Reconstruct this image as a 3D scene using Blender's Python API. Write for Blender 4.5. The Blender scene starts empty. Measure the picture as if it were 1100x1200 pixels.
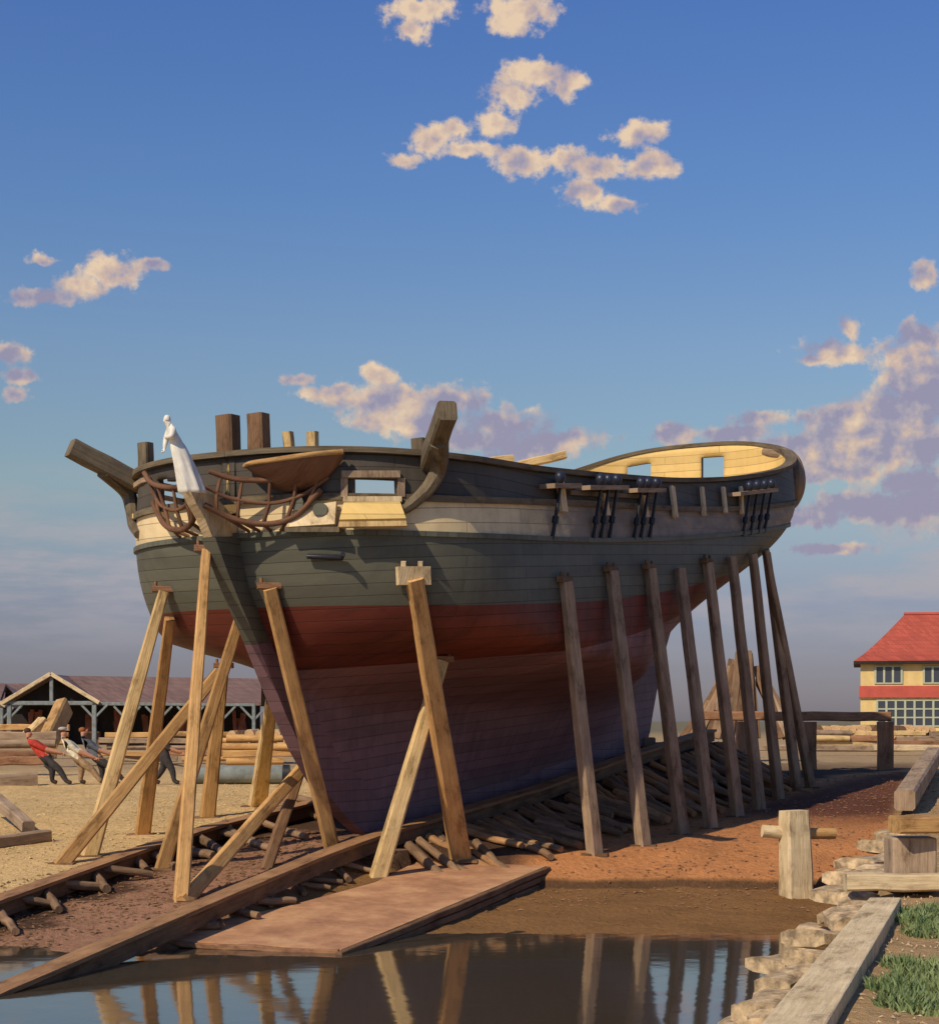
import bpy, bmesh, math, random
import numpy as np
from mathutils import Vector, Matrix
from mathutils.bvhtree import BVHTree
R = random.Random(7)
sc = bpy.context.scene
COL = sc.collection
F = 2135.0; CX = 550.0; HY = 845.0; EYE = 2.0          # metres-to-view relations of the viewpoint
WATER = -1.8

def lerp(a, b, k): return a + (b - a) * k
def clamp(x, a=0.0, b=1.0): return max(a, min(b, x))
def sst(a, b, x):
    k = clamp((x - a) / (b - a)); return k * k * (3 - 2 * k)
def interp(x, tab):
    return float(np.interp(x, [p[0] for p in tab], [p[1] for p in tab]))
def at(px, py, d): return Vector(((px - CX) / F * d, d, EYE + (HY - py) / F * d))
def proj(p): return (CX + F * p[0] / p[1], HY - F * (p[2] - EYE) / p[1])

# ------------------------------------------------------------------ materials
def newmat(name):
    m = bpy.data.materials.new(name); m.use_nodes = True
    nt = m.node_tree; bs = nt.nodes['Principled BSDF']
    return m, nt, bs
def N(nt, typ, **kw):
    n = nt.nodes.new(typ)
    for k, v in kw.items():
        if k in n.inputs: n.inputs[k].default_value = v
        else: setattr(n, k, v)
    return n
def L(nt, a, b): nt.links.new(a, b)
def mixc(nt, fac, a, b, blend='MIX'):
    n = nt.nodes.new('ShaderNodeMix'); n.data_type = 'RGBA'; n.blend_type = blend
    for sock, val in ((n.inputs[0], fac), (n.inputs[6], a), (n.inputs[7], b)):
        if hasattr(val, 'node'): L(nt, val, sock)
        elif isinstance(val, (int, float)): sock.default_value = val
        else: sock.default_value = (*val, 1) if len(val) == 3 else val
    return n.outputs[2]
def ramp(nt, src, stops):
    n = nt.nodes.new('ShaderNodeValToRGB'); e = n.color_ramp.elements
    while len(e) < len(stops): e.new(0.5)
    for el, (p, c) in zip(e, stops):
        el.position = p; el.color = (*c, 1) if len(c) == 3 else c
    L(nt, src, n.inputs[0]); return n.outputs[0]
def math_(nt, op, a, b=None, c=None, cl=False):
    n = nt.nodes.new('ShaderNodeMath'); n.operation = op; n.use_clamp = cl
    for i, v in enumerate((a, b, c)):
        if v is None: continue
        if hasattr(v, 'node'): L(nt, v, n.inputs[i])
        else: n.inputs[i].default_value = v
    return n.outputs[0]

def wood(name, c1, c2, rough=0.8, bump=0.6, vary=0.35, knots=True):
    """grain runs along the V of the metric UVs"""
    m, nt, bs = newmat(name)
    uv = N(nt, 'ShaderNodeTexCoord'); oi = N(nt, 'ShaderNodeObjectInfo')
    mp = N(nt, 'ShaderNodeMapping'); mp.inputs['Scale'].default_value = (14, 0.9, 1)
    L(nt, uv.outputs['UV'], mp.inputs[0])
    off = N(nt, 'ShaderNodeCombineXYZ'); L(nt, math_(nt, 'MULTIPLY', oi.outputs['Random'], 60), off.inputs[2])
    L(nt, off.outputs[0], mp.inputs['Location'])
    n1 = N(nt, 'ShaderNodeTexNoise', Scale=1.6, Detail=6, Roughness=0.65); L(nt, mp.outputs[0], n1.inputs['Vector'])
    mp2 = N(nt, 'ShaderNodeMapping'); mp2.inputs['Scale'].default_value = (1.8, 0.7, 1)
    L(nt, uv.outputs['UV'], mp2.inputs[0]); L(nt, off.outputs[0], mp2.inputs['Location'])
    n2 = N(nt, 'ShaderNodeTexNoise', Scale=1.5, Detail=4, Roughness=0.6); L(nt, mp2.outputs[0], n2.inputs['Vector'])
    f = math_(nt, 'ADD', math_(nt, 'MULTIPLY', n1.outputs[0], 0.55), math_(nt, 'MULTIPLY', n2.outputs[0], 0.45))
    base = ramp(nt, f, [(0.34, c2), (0.52, [lerp(a, b, 0.6) for a, b in zip(c2, c1)]), (0.68, c1)])
    val = math_(nt, 'ADD', math_(nt, 'MULTIPLY', oi.outputs['Random'], vary), 1 - vary / 2)
    n3 = N(nt, 'ShaderNodeTexNoise', Scale=1.1, Detail=8, Roughness=0.75); mp3 = N(nt, 'ShaderNodeMapping'); mp3.inputs['Scale'].default_value = (2.2, 1.0, 1)
    L(nt, uv.outputs['UV'], mp3.inputs[0]); L(nt, off.outputs[0], mp3.inputs['Location']); L(nt, mp3.outputs[0], n3.inputs['Vector'])
    base = mixc(nt, 1.0, base, ramp(nt, n3.outputs[0], [(.36, (.50, .46, .42)), (.47, (.93, .92, .9)), (.62, (1.12, 1.12, 1.1))]), 'MULTIPLY')
    hs = N(nt, 'ShaderNodeHueSaturation'); L(nt, base, hs.inputs['Color']); L(nt, val, hs.inputs['Value'])
    L(nt, hs.outputs[0], bs.inputs['Base Color'])
    bs.inputs['Roughness'].default_value = rough
    bs.inputs['Specular IOR Level'].default_value = 0.25
    bp = N(nt, 'ShaderNodeBump', Strength=bump, Distance=0.03); L(nt, n1.outputs[0], bp.inputs['Height'])
    L(nt, bp.outputs[0], bs.inputs['Normal'])
    return m

def paint(name, c, c2=None, plank=0.24, rough=0.6, wear=0.5, bump=0.5, axis_len=5.0):
    """weathered paint over horizontal planking (UV in metres: U along, V up)"""
    m, nt, bs = newmat(name)
    c2 = c2 or [x * 0.6 for x in c]
    uv = N(nt, 'ShaderNodeTexCoord')
    br = N(nt, 'ShaderNodeTexBrick', offset=0.37, offset_frequency=2)
    br.inputs['Scale'].default_value = 1.0; br.inputs['Mortar Size'].default_value = 0.010
    br.inputs['Mortar Smooth'].default_value = 0.4
    br.inputs['Brick Width'].default_value = axis_len; br.inputs['Row Height'].default_value = plank
    br.inputs['Color1'].default_value = (1, 1, 1, 1); br.inputs['Color2'].default_value = (0.70, 0.70, 0.70, 1)
    br.inputs['Mortar'].default_value = (0.35, 0.35, 0.35, 1)
    L(nt, uv.outputs['UV'], br.inputs['Vector'])
    mp = N(nt, 'ShaderNodeMapping'); mp.inputs['Scale'].default_value = (0.8, 1.2, 1); L(nt, uv.outputs['UV'], mp.inputs[0])
    n1 = N(nt, 'ShaderNodeTexNoise', Scale=1.0, Detail=8, Roughness=0.7); L(nt, mp.outputs[0], n1.inputs['Vector'])
    mp2 = N(nt, 'ShaderNodeMapping'); mp2.inputs['Scale'].default_value = (6, 0.45, 1); L(nt, uv.outputs['UV'], mp2.inputs[0])
    n2 = N(nt, 'ShaderNodeTexNoise', Scale=1.0, Detail=5, Roughness=0.6); L(nt, mp2.outputs[0], n2.inputs['Vector'])
    f = math_(nt, 'ADD', math_(nt, 'MULTIPLY', n1.outputs[0], 0.6), math_(nt, 'MULTIPLY', n2.outputs[0], 0.4))
    b = ramp(nt, f, [(0.36, [lerp(x, y, wear) for x, y in zip(c, c2)]), (0.5, c), (0.66, [min(1, x * (1 + 0.25 * wear)) for x in c])])
    n3 = N(nt, 'ShaderNodeTexNoise', Scale=.45, Detail=9, Roughness=.75); L(nt, uv.outputs['UV'], n3.inputs['Vector'])
    pt = ramp(nt, n3.outputs[0], [(.38, (.62, .62, .62)), (.5, (.95, .95, .95)), (.62, (1.12, 1.1, 1.06))])
    b = mixc(nt, wear, b, mixc(nt, 1.0, b, pt, 'MULTIPLY'))
    L(nt, mixc(nt, 0.75, b, br.outputs['Color'], 'MULTIPLY'), bs.inputs['Base Color'])
    bs.inputs['Roughness'].default_value = rough; bs.inputs['Specular IOR Level'].default_value = 0.3
    h = math_(nt, 'ADD', math_(nt, 'MULTIPLY', br.outputs['Fac'], -1.0), math_(nt, 'MULTIPLY', n1.outputs[0], 0.5))
    bp = N(nt, 'ShaderNodeBump', Strength=bump, Distance=0.02); L(nt, h, bp.inputs['Height'])
    L(nt, bp.outputs[0], bs.inputs['Normal'])
    return m

def plain(name, c, rough=0.7, nscale=8.0, amt=0.35, bump=0.2, metallic=0.0):
    m, nt, bs = newmat(name)
    tc = N(nt, 'ShaderNodeTexCoord')
    n1 = N(nt, 'ShaderNodeTexNoise', Scale=nscale, Detail=6, Roughness=0.65); L(nt, tc.outputs['Object'], n1.inputs['Vector'])
    b = ramp(nt, n1.outputs[0], [(0.35, [x * (1 - amt) for x in c]), (0.65, [min(1, x * (1 + amt * 0.5)) for x in c])])
    L(nt, b, bs.inputs['Base Color'])
    bs.inputs['Roughness'].default_value = rough; bs.inputs['Metallic'].default_value = metallic
    bs.inputs['Specular IOR Level'].default_value = 0.3
    bp = N(nt, 'ShaderNodeBump', Strength=bump, Distance=0.02); L(nt, n1.outputs[0], bp.inputs['Height'])
    L(nt, bp.outputs[0], bs.inputs['Normal'])
    return m

M = {}
M['new'] = wood('new_timber', (0.62, 0.38, 0.15), (0.40, 0.21, 0.075))
M['pale'] = wood('pale_timber', (0.72, 0.53, 0.26), (0.50, 0.33, 0.14), vary=0.2)
M['cream_wood'] = wood('bleached_timber', (0.74, 0.60, 0.38), (0.5, 0.37, 0.2), vary=0.15)
M['brown'] = wood('brown_timber', (0.25, 0.145, 0.075), (0.12, 0.065, 0.035))
M['rust'] = wood('reddish_timber', (0.36, 0.19, 0.10), (0.2, 0.10, 0.055))
M['way'] = wood('light_way_timber', (0.46, 0.26, 0.12), (0.26, 0.13, 0.06))
M['grey'] = wood('weathered_timber', (0.42, 0.31, 0.205), (0.20, 0.135, 0.09))
M['stick'] = wood('fascine_wood', (0.33, 0.21, 0.12), (0.15, 0.09, 0.055), vary=0.5)
M['rib'] = wood('dark_frame_timber', (0.20, 0.16, 0.10), (0.10, 0.075, 0.05), vary=0.2)
M['head'] = wood('carved_red_timber', (0.22, 0.11, 0.06), (0.10, 0.05, 0.03), vary=0.2)
M['hull_grey'] = paint('grey_green_paint', (0.125, 0.125, 0.092), (0.07, 0.07, 0.055))
M['hull_red'] = paint('red_lead_paint', (0.165, 0.036, 0.022), (0.07, 0.02, 0.015), wear=.8)
M['hull_low'] = paint('mauve_bottom_paint', (0.25, 0.145, 0.16), (0.15, 0.085, 0.095), wear=.6)
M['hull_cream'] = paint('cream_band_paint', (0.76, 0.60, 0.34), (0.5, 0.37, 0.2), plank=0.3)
def worn_band(m):  # cream band blends to mottled grey-brown towards the stern
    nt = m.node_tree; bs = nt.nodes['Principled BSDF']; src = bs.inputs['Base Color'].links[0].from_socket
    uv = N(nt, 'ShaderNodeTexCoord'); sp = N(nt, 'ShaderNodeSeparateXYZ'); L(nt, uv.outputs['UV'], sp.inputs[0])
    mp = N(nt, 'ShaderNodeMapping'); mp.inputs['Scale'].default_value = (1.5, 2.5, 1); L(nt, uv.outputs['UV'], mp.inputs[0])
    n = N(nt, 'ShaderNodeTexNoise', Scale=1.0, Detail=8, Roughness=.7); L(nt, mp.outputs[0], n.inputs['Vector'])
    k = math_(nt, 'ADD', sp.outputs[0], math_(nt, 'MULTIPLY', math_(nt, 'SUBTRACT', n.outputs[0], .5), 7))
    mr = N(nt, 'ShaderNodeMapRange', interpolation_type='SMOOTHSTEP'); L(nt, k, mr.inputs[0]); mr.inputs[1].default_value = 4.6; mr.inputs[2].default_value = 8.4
    aft_tone = ramp(nt, n.outputs[0], [(.35, (.16, .12, .09)), (.55, (.23, .185, .14)), (.68, (.33, .22, .14))])
    L(nt, mixc(nt, mr.outputs[0], src, aft_tone), bs.inputs['Base Color'])
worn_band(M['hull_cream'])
M['bulwark'] = paint('dark_bulwark_paint', (0.085, 0.072, 0.055), (0.045, 0.038, 0.03))
M['inner'] = paint('yellow_inner_paint', (0.80, 0.56, 0.20), (0.62, 0.4, 0.14), wear=0.3)
M['iron'] = plain('black_iron', (0.02, 0.022, 0.03), 0.45, 20, 0.3)
M['deadeye'] = plain('tarred_deadeye', (0.025, 0.03, 0.05), 0.35, 20, 0.3)
M['white'] = plain('white_carving_paint', (0.74, 0.71, 0.62), 0.55, 6, 0.12, 0.15)
M['rope'] = plain('hemp_rope', (0.42, 0.3, 0.16), 0.9, 30)
M['skin'] = plain('skin', (0.55, 0.27, 0.16), 0.6, 10, 0.1, 0.05)
M['hair'] = plain('brown_hair', (0.07, 0.035, 0.02), 0.8, 60, 0.4)
M['redhair'] = plain('red_hair', (0.30, 0.10, 0.03), 0.8, 60, 0.4)
M['cap'] = plain('pale_cap_cloth', (0.45, 0.40, 0.36), 0.9, 20)
M['red_cloth'] = plain('red_shirt_cloth', (0.50, 0.055, 0.035), 0.9, 12)
M['white_cloth'] = plain('white_shirt_cloth', (0.72, 0.66, 0.5), 0.9, 12)
M['grey_cloth'] = plain('grey_blue_shirt_cloth', (0.13, 0.14, 0.16), 0.9, 12)
M['dark_cloth'] = plain('dark_trouser_cloth', (0.05, 0.045, 0.045), 0.9, 12)
M['tan_cloth'] = plain('tan_trouser_cloth', (0.33, 0.22, 0.12), 0.9, 12)
M['leather'] = plain('boot_leather', (0.06, 0.04, 0.03), 0.6, 12)
M['stone'] = plain('bank_stone', (0.52, 0.38, 0.22), 0.9, 5, 0.65, 0.9)
M['tile_mauve'] = paint('mauve_roof_tiles', (0.225, 0.14, 0.115), plank=0.32, axis_len=0.3, wear=0.5)
M['tile_red'] = paint('red_roof_tiles', (0.46, 0.095, 0.06), plank=0.35, axis_len=0.3, wear=0.3)
M['yellow_wall'] = plain('yellow_render', (0.70, 0.52, 0.22), 0.9, 1.0, 0.15)
M['red_trim'] = plain('red_trim_paint', (0.50, 0.10, 0.07), 0.8, 1.0, 0.15)
M['blue_wood'] = plain('grey_blue_painted_wood', (0.22, 0.25, 0.24), 0.8, 3, 0.3)
M['shed_dark'] = plain('tarred_shed_boards', (0.03, 0.024, 0.02), 0.9, 3, 0.3)
M['shed_red'] = plain('reddish_board_stack', (0.30, 0.10, 0.05), 0.9, 1.2, 0.4)
M['mullion'] = plain('pale_green_window_paint', (0.42, 0.45, 0.32), 0.7, 3, 0.1)
M['log_end'] = plain('sawn_log_end', (0.62, 0.40, 0.20), 0.9, 6, 0.3)
m, nt, bs = newmat('window_glass'); bs.inputs['Base Color'].default_value = (0.05, 0.06, 0.08, 1); bs.inputs['Roughness'].default_value = 0.25
M['glass'] = m
# grass
m, nt, bs = newmat('grass_blades'); oi = N(nt, 'ShaderNodeTexCoord')
n1 = N(nt, 'ShaderNodeTexNoise', Scale=3.0, Detail=4); L(nt, oi.outputs['Object'], n1.inputs['Vector'])
L(nt, ramp(nt, n1.outputs[0], [(0.35, (0.09, 0.15, 0.05)), (0.65, (0.26, 0.31, 0.12))]), bs.inputs['Base Color'])
bs.inputs['Roughness'].default_value = 0.7; M['grass'] = m
# ground: colour attribute (soil kinds) broken up by noise
m, nt, bs = newmat('ground_soil')
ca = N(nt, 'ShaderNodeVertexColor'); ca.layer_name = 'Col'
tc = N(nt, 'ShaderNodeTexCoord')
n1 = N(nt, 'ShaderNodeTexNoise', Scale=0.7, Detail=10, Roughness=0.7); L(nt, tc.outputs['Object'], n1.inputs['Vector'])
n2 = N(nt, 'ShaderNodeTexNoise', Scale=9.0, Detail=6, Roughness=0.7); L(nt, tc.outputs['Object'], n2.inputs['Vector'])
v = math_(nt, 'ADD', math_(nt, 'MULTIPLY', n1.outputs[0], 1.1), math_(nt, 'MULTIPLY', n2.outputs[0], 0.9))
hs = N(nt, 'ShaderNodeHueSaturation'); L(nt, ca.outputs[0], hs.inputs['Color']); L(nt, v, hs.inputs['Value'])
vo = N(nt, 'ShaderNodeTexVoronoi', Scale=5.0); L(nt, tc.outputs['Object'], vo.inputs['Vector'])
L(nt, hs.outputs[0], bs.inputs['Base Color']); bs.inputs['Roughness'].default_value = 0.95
bs.inputs['Specular IOR Level'].default_value = 0.15
bp = N(nt, 'ShaderNodeBump', Strength=0.8, Distance=0.12)
L(nt, math_(nt, 'ADD', n2.outputs[0], math_(nt, 'MULTIPLY', vo.outputs[0], 0.25)), bp.inputs['Height']); L(nt, bp.outputs[0], bs.inputs['Normal'])
M['ground'] = m
# water
m, nt, bs = newmat('dock_water')
bs.inputs['Base Color'].default_value = (0.06, 0.048, 0.032, 1); bs.inputs['Roughness'].default_value = 0.06
bs.inputs['IOR'].default_value = 2.0; bs.inputs['Specular IOR Level'].default_value = 0.9
tc = N(nt, 'ShaderNodeTexCoord'); n1 = N(nt, 'ShaderNodeTexNoise', Scale=1.4, Detail=3); L(nt, tc.outputs['Object'], n1.inputs['Vector'])
bp = N(nt, 'ShaderNodeBump', Strength=0.12, Distance=0.03); L(nt, n1.outputs[0], bp.inputs['Height']); L(nt, bp.outputs[0], bs.inputs['Normal'])
M['water'] = m

# ------------------------------------------------------------------ mesh builder
class MB:
    def __init__(s): s.v = []; s.f = []; s.uv = []; s.mi = []; s.sm = []
    def add(s, vs, fs, uvs=None, mi=0, smooth=False):
        o = len(s.v); s.v += [tuple(p) for p in vs]
        for k, f in enumerate(fs):
            s.f.append([i + o for i in f]); s.mi.append(mi); s.sm.append(smooth)
            s.uv.append(uvs[k] if uvs else [(vs[i][0] + vs[i][1], vs[i][2]) for i in f])
    def beam(s, p0, p1, w, h=None, up=(0, 0, 1), w1=None, h1=None, segs=5, jit=0.0, mi=0, cham=0.12, roll=0):
        """squared timber with chamfered corners, slightly uneven along its length"""
        p0 = Vector(p0); p1 = Vector(p1); h = h or w; w1 = w1 or w; h1 = h1 or h
        d = p1 - p0; Ln = d.length; d.normalize(); up = Vector(up)
        if abs(d.dot(up)) > 0.95: up = Vector((0, 1, 0)) if abs(d.y) < 0.9 else Vector((1, 0, 0))
        x = d.cross(up).normalized(); y = x.cross(d).normalized()
        if roll: q = Matrix.Rotation(roll, 3, d); x = q @ x; y = q @ y
        c = cham
        prof = [(-.5 + c, -.5), (.5 - c, -.5), (.5, -.5 + c), (.5, .5 - c), (.5 - c, .5), (-.5 + c, .5), (-.5, .5 - c), (-.5, -.5 + c)]
        vs = []; n = 8
        per = [0]; 
        for i in range(n):
            a, b = prof[i], prof[(i + 1) % n]; per.append(per[-1] + math.hypot((a[0] - b[0]) * w, (a[1] - b[1]) * h))
        ks = [i / segs for i in range(segs + 1)]
        for k in ks:
            c0 = p0 + d * Ln * k
            if jit: c0 = c0 + x * R.uniform(-jit, jit) + y * R.uniform(-jit, jit)
            ww = lerp(w, w1, k) * (1 + R.uniform(-jit, jit) * 1.5); hh = lerp(h, h1, k) * (1 + R.uniform(-jit, jit) * 1.5)
            for a, b in prof: vs.append(c0 + x * a * ww + y * b * hh)
        fs = []; uv = []
        for k in range(segs):
            for i in range(n):
                j = (i + 1) % n; fs.append([k * n + i, k * n + j, (k + 1) * n + j, (k + 1) * n + i])
                v0, v1 = ks[k] * Ln, ks[k + 1] * Ln
                uv.append([(per[i], v0), (per[i + 1], v0), (per[i + 1], v1), (per[i], v1)])
        fs.append(list(range(n))[::-1]); uv.append([(prof[i][0] * .3, prof[i][1] * .3) for i in range(n)][::-1])
        fs.append([segs * n + i for i in range(n)]); uv.append([(prof[i][0] * .3, prof[i][1] * .3) for i in range(n)])
        s.add(vs, fs, uv, mi)
        return s
    def tube(s, pts, rad, n=8, mi=0, cap=True, smooth=True, flat=1.0, jit=0.0):
        pts = [Vector(p) for p in pts]; m_ = len(pts)
        if not hasattr(rad, '__len__'): rad = [rad] * m_
        vs = []; acc = 0; vv = []; prev = None
        for i, p in enumerate(pts):
            d = (pts[min(i + 1, m_ - 1)] - pts[max(i - 1, 0)]).normalized()
            if prev is None:
                up = Vector((0, 0, 1)) if abs(d.z) < 0.9 else Vector((0, 1, 0))
                x = d.cross(up).normalized()
            else: x = (prev - d * prev.dot(d)).normalized()
            prev = x; y = x.cross(d)
            if i: acc += (p - pts[i - 1]).length
            vv.append(acc)
            for k in range(n):
                a = 2 * math.pi * k / n; r = rad[i] * (1 + R.uniform(-jit, jit))
                vs.append(p + x * math.cos(a) * r + y * math.sin(a) * r * flat)
        fs = []; uv = []
        for i in range(m_ - 1):
            for k in range(n):
                j = (k + 1) % n; fs.append([i * n + k, i * n + j, (i + 1) * n + j, (i + 1) * n + k])
                c = 2 * math.pi * rad[i]
                uv.append([(c * k / n, vv[i]), (c * (k + 1) / n, vv[i]), (c * (k + 1) / n, vv[i + 1]), (c * k / n, vv[i + 1])])
        s.add(vs, fs, uv, mi, smooth)
        if cap:
            s.add(vs[:n], [list(range(n))[::-1]], None, mi); s.add(vs[-n:], [list(range(n))], None, mi)
        return s
    def ball(s, c, r, n=12, mi=0, noise=0.0, seed=0, smooth=True):
        c = Vector(c); r = (r, r, r) if not hasattr(r, '__len__') else r
        rr = random.Random(seed); ph = [rr.uniform(0, 6.28) for _ in range(6)]
        vs = [c + Vector((0, 0, -r[2]))]; m_ = n // 2
        for i in range(1, m_):
            a = -math.pi / 2 + math.pi * i / m_
            for k in range(n):
                b = 2 * math.pi * k / n
                q = 1 + noise * (math.sin(3 * b + ph[0]) * math.cos(2 * a + ph[1]) + .6 * math.sin(5 * b + ph[2] + 4 * a) + .5 * math.sin(2 * b + ph[3] - 3 * a))
                vs.append(c + Vector((r[0] * math.cos(a) * math.cos(b) * q, r[1] * math.cos(a) * math.sin(b) * q, r[2] * math.sin(a) * q)))
        vs.append(c + Vector((0, 0, r[2]))); fs = []
        for k in range(n): fs.append([0, 1 + (k + 1) % n, 1 + k])
        for i in range(m_ - 2):
            for k in range(n):
                a = 1 + i * n; fs.append([a + k, a + (k + 1) % n, a + n + (k + 1) % n, a + n + k])
        a = 1 + (m_ - 2) * n
        for k in range(n): fs.append([a + k, a + (k + 1) % n, len(vs) - 1])
        s.add(vs, fs, None, mi, smooth); return s
    def box(s, a, b, mi=0):
        x0, y0, z0 = a; x1, y1, z1 = b
        vs = [(x0, y0, z0), (x1, y0, z0), (x1, y1, z0), (x0, y1, z0), (x0, y0, z1), (x1, y0, z1), (x1, y1, z1), (x0, y1, z1)]
        fs = [[3, 2, 1, 0], [4, 5, 6, 7], [0, 1, 5, 4], [1, 2, 6, 5], [2, 3, 7, 6], [3, 0, 4, 7]]
        s.add(vs, fs, None, mi); return s
    def prism(s, poly, off, mi=0):
        """solid between a planar polygon and the same polygon moved by off"""
        n = len(poly); off = Vector(off); a = [Vector(p) for p in poly]; b = [p + off for p in a]
        s.add(a + b, [list(range(n))[::-1], [n + i for i in range(n)]] + [[i, (i + 1) % n, n + (i + 1) % n, n + i] for i in range(n)], None, mi); return s
    def ribbon(s, path, w, h, sidev, upv=(0, 0, 1), mi=0):
        """rectangular section swept along path; sidev: one vector per point"""
        up = Vector(upv); vs = []; n = len(path)
        for p, sd in zip(path, sidev):
            p = Vector(p); sd = Vector(sd)
            for a, b in ((0, 0), (1, 0), (1, 1), (0, 1)): vs.append(p + sd * w * a + up * h * b)
        fs = []; uv = []; acc = 0
        for i in range(n - 1):
            l = (Vector(path[i + 1]) - Vector(path[i])).length
            for k in range(4):
                j = (k + 1) % 4; fs.append([i * 4 + k, i * 4 + j, i * 4 + 4 + j, i * 4 + 4 + k])
                uv.append([(k * w, acc), (k * w + w, acc), (k * w + w, acc + l), (k * w, acc + l)])
            acc += l
        fs += [[3, 2, 1, 0], [n * 4 - 4, n * 4 - 3, n * 4 - 2, n * 4 - 1]]; uv += [[(0, 0)] * 4] * 2
        s.add(vs, fs, uv, mi); return s
    def build(s, name, mats, parent=None, origin=None):
        if not isinstance(mats, (list, tuple)): mats = [mats]
        if origin is None:
            origin = Vector((0, 0, 0)) if parent is None else parent_loc(parent)
        origin = Vector(origin)
        me = bpy.data.meshes.new(name)
        me.from_pydata([Vector(p) - origin for p in s.v], [], s.f)
        for mm in mats: me.materials.append(mm)
        ul = me.uv_layers.new(name='UVMap'); k = 0
        flat = []
        for u in s.uv:
            for a in u: flat += [a[0], a[1]]
        ul.data.foreach_set('uv', flat)
        me.polygons.foreach_set('material_index', s.mi); me.polygons.foreach_set('use_smooth', s.sm)
        bm = bmesh.new(); bm.from_mesh(me); bmesh.ops.recalc_face_normals(bm, faces=bm.faces); bm.to_mesh(me); bm.free()
        me.update()
        o = bpy.data.objects.new(name, me); COL.objects.link(o)
        if parent is not None:
            o.parent = parent; o.location = origin - parent_loc(parent)
        else: o.location = origin
        o['_w'] = list(origin)
        return o
def parent_loc(o): return Vector(o['_w'])
def tag(o, label=None, cat=None, group=None, kind=None):
    if label: o['label'] = label
    if cat: o['category'] = cat
    if group: o['group'] = group
    if kind: o['kind'] = kind
    return o
def empty(name, loc, label=None, cat=None, group=None):
    o = bpy.data.objects.new(name, None); COL.objects.link(o); o.location = loc; o['_w'] = list(loc)
    o.empty_display_size = 0.3
    return tag(o, label, cat, group)

# ------------------------------------------------------------------ ship co-ordinates
UX, UY = 0.5, 0.8660254
def S(t, b, z): return Vector((-5.2 + UX * t + UY * b, 35.6 + UY * t - UX * b, z))
def tb(X, Y):
    rx, ry = X + 5.2, Y - 35.6
    return UX * rx + UY * ry, UY * rx - UX * ry
ZR = [(-10.5, -1.86), (-9.5, -1.75), (4.55, -.43), (12, .35), (17.5, 1.1), (24, 1.85), (40, 1.85)]
BA = [(-10.5, 4.1), (-9.5, 3.9), (-2, 2.25), (2, 1.42), (4.55, 1.07), (17.5, 1.1), (26, 1.1)]
BB = [(-10.5, .1), (-3.9, -1.62), (1.5, -2.95), (4.74, -3.6), (17, -3.4), (26, -3.3)]
XE = [(-60, -20), (0, -1.2), (15, 2.46), (24.8, 5.23), (35.8, 8.2), (49, 11.6), (80, 20), (116, 29.6), (400, 110)]
ZB = [(0, -.5), (25, -.5), (36, -.35), (49, -.2), (80, .05), (116, .1)]
DECKPX = [(150, 1099), (400, 1113), (640, 1015), (490, 1009), (440, 1034), (330, 1064), (235, 1082)]
def deckz(Y): return -1.74 + .0714 * (Y - 29.8)
def on_plane(px, py, z0=-1.74, k=.0714, y0=29.8):
    # 2 - z = Y*(py-HY)/F
    q = (py - HY) / F; Y = (2 - z0 + k * y0) / (q + k)
    return at(px, py, Y)
DECK = [on_plane(*p) for p in DECKPX]
def inpoly(x, y, poly):
    c = False; n = len(poly); j = n - 1
    for i in range(n):
        xi, yi, xj, yj = poly[i][0], poly[i][1], poly[j][0], poly[j][1]
        if (yi > y) != (yj > y) and x < (xj - xi) * (y - yi) / (yj - yi) + xi: c = not c
        j = i
    return c
def polydist(x, y, poly):
    best = 1e9; n = len(poly)
    for i in range(n):
        a = poly[i]; b = poly[(i + 1) % n]; dx, dy = b[0] - a[0], b[1] - a[1]
        k = clamp(((x - a[0]) * dx + (y - a[1]) * dy) / (dx * dx + dy * dy))
        best = min(best, math.hypot(a[0] + k * dx - x, a[1] + k * dy - y))
    return best
def smin(a, b, k=.25):
    h = clamp(.5 + .5 * (b - a) / k); return lerp(b, a, h) - k * h * (1 - h)
def hnoise(x, y):
    return .5 * math.sin(1.7 * x + 2.1 * math.sin(.9 * y)) * math.cos(1.3 * y + 1.1 * math.sin(1.4 * x)) + .3 * math.sin(4.1 * x + y * 2.3) * math.sin(3.7 * y - x) + .2 * math.sin(9.3 * x - 5 * y) * math.sin(8.1 * y + 3 * x)
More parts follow.
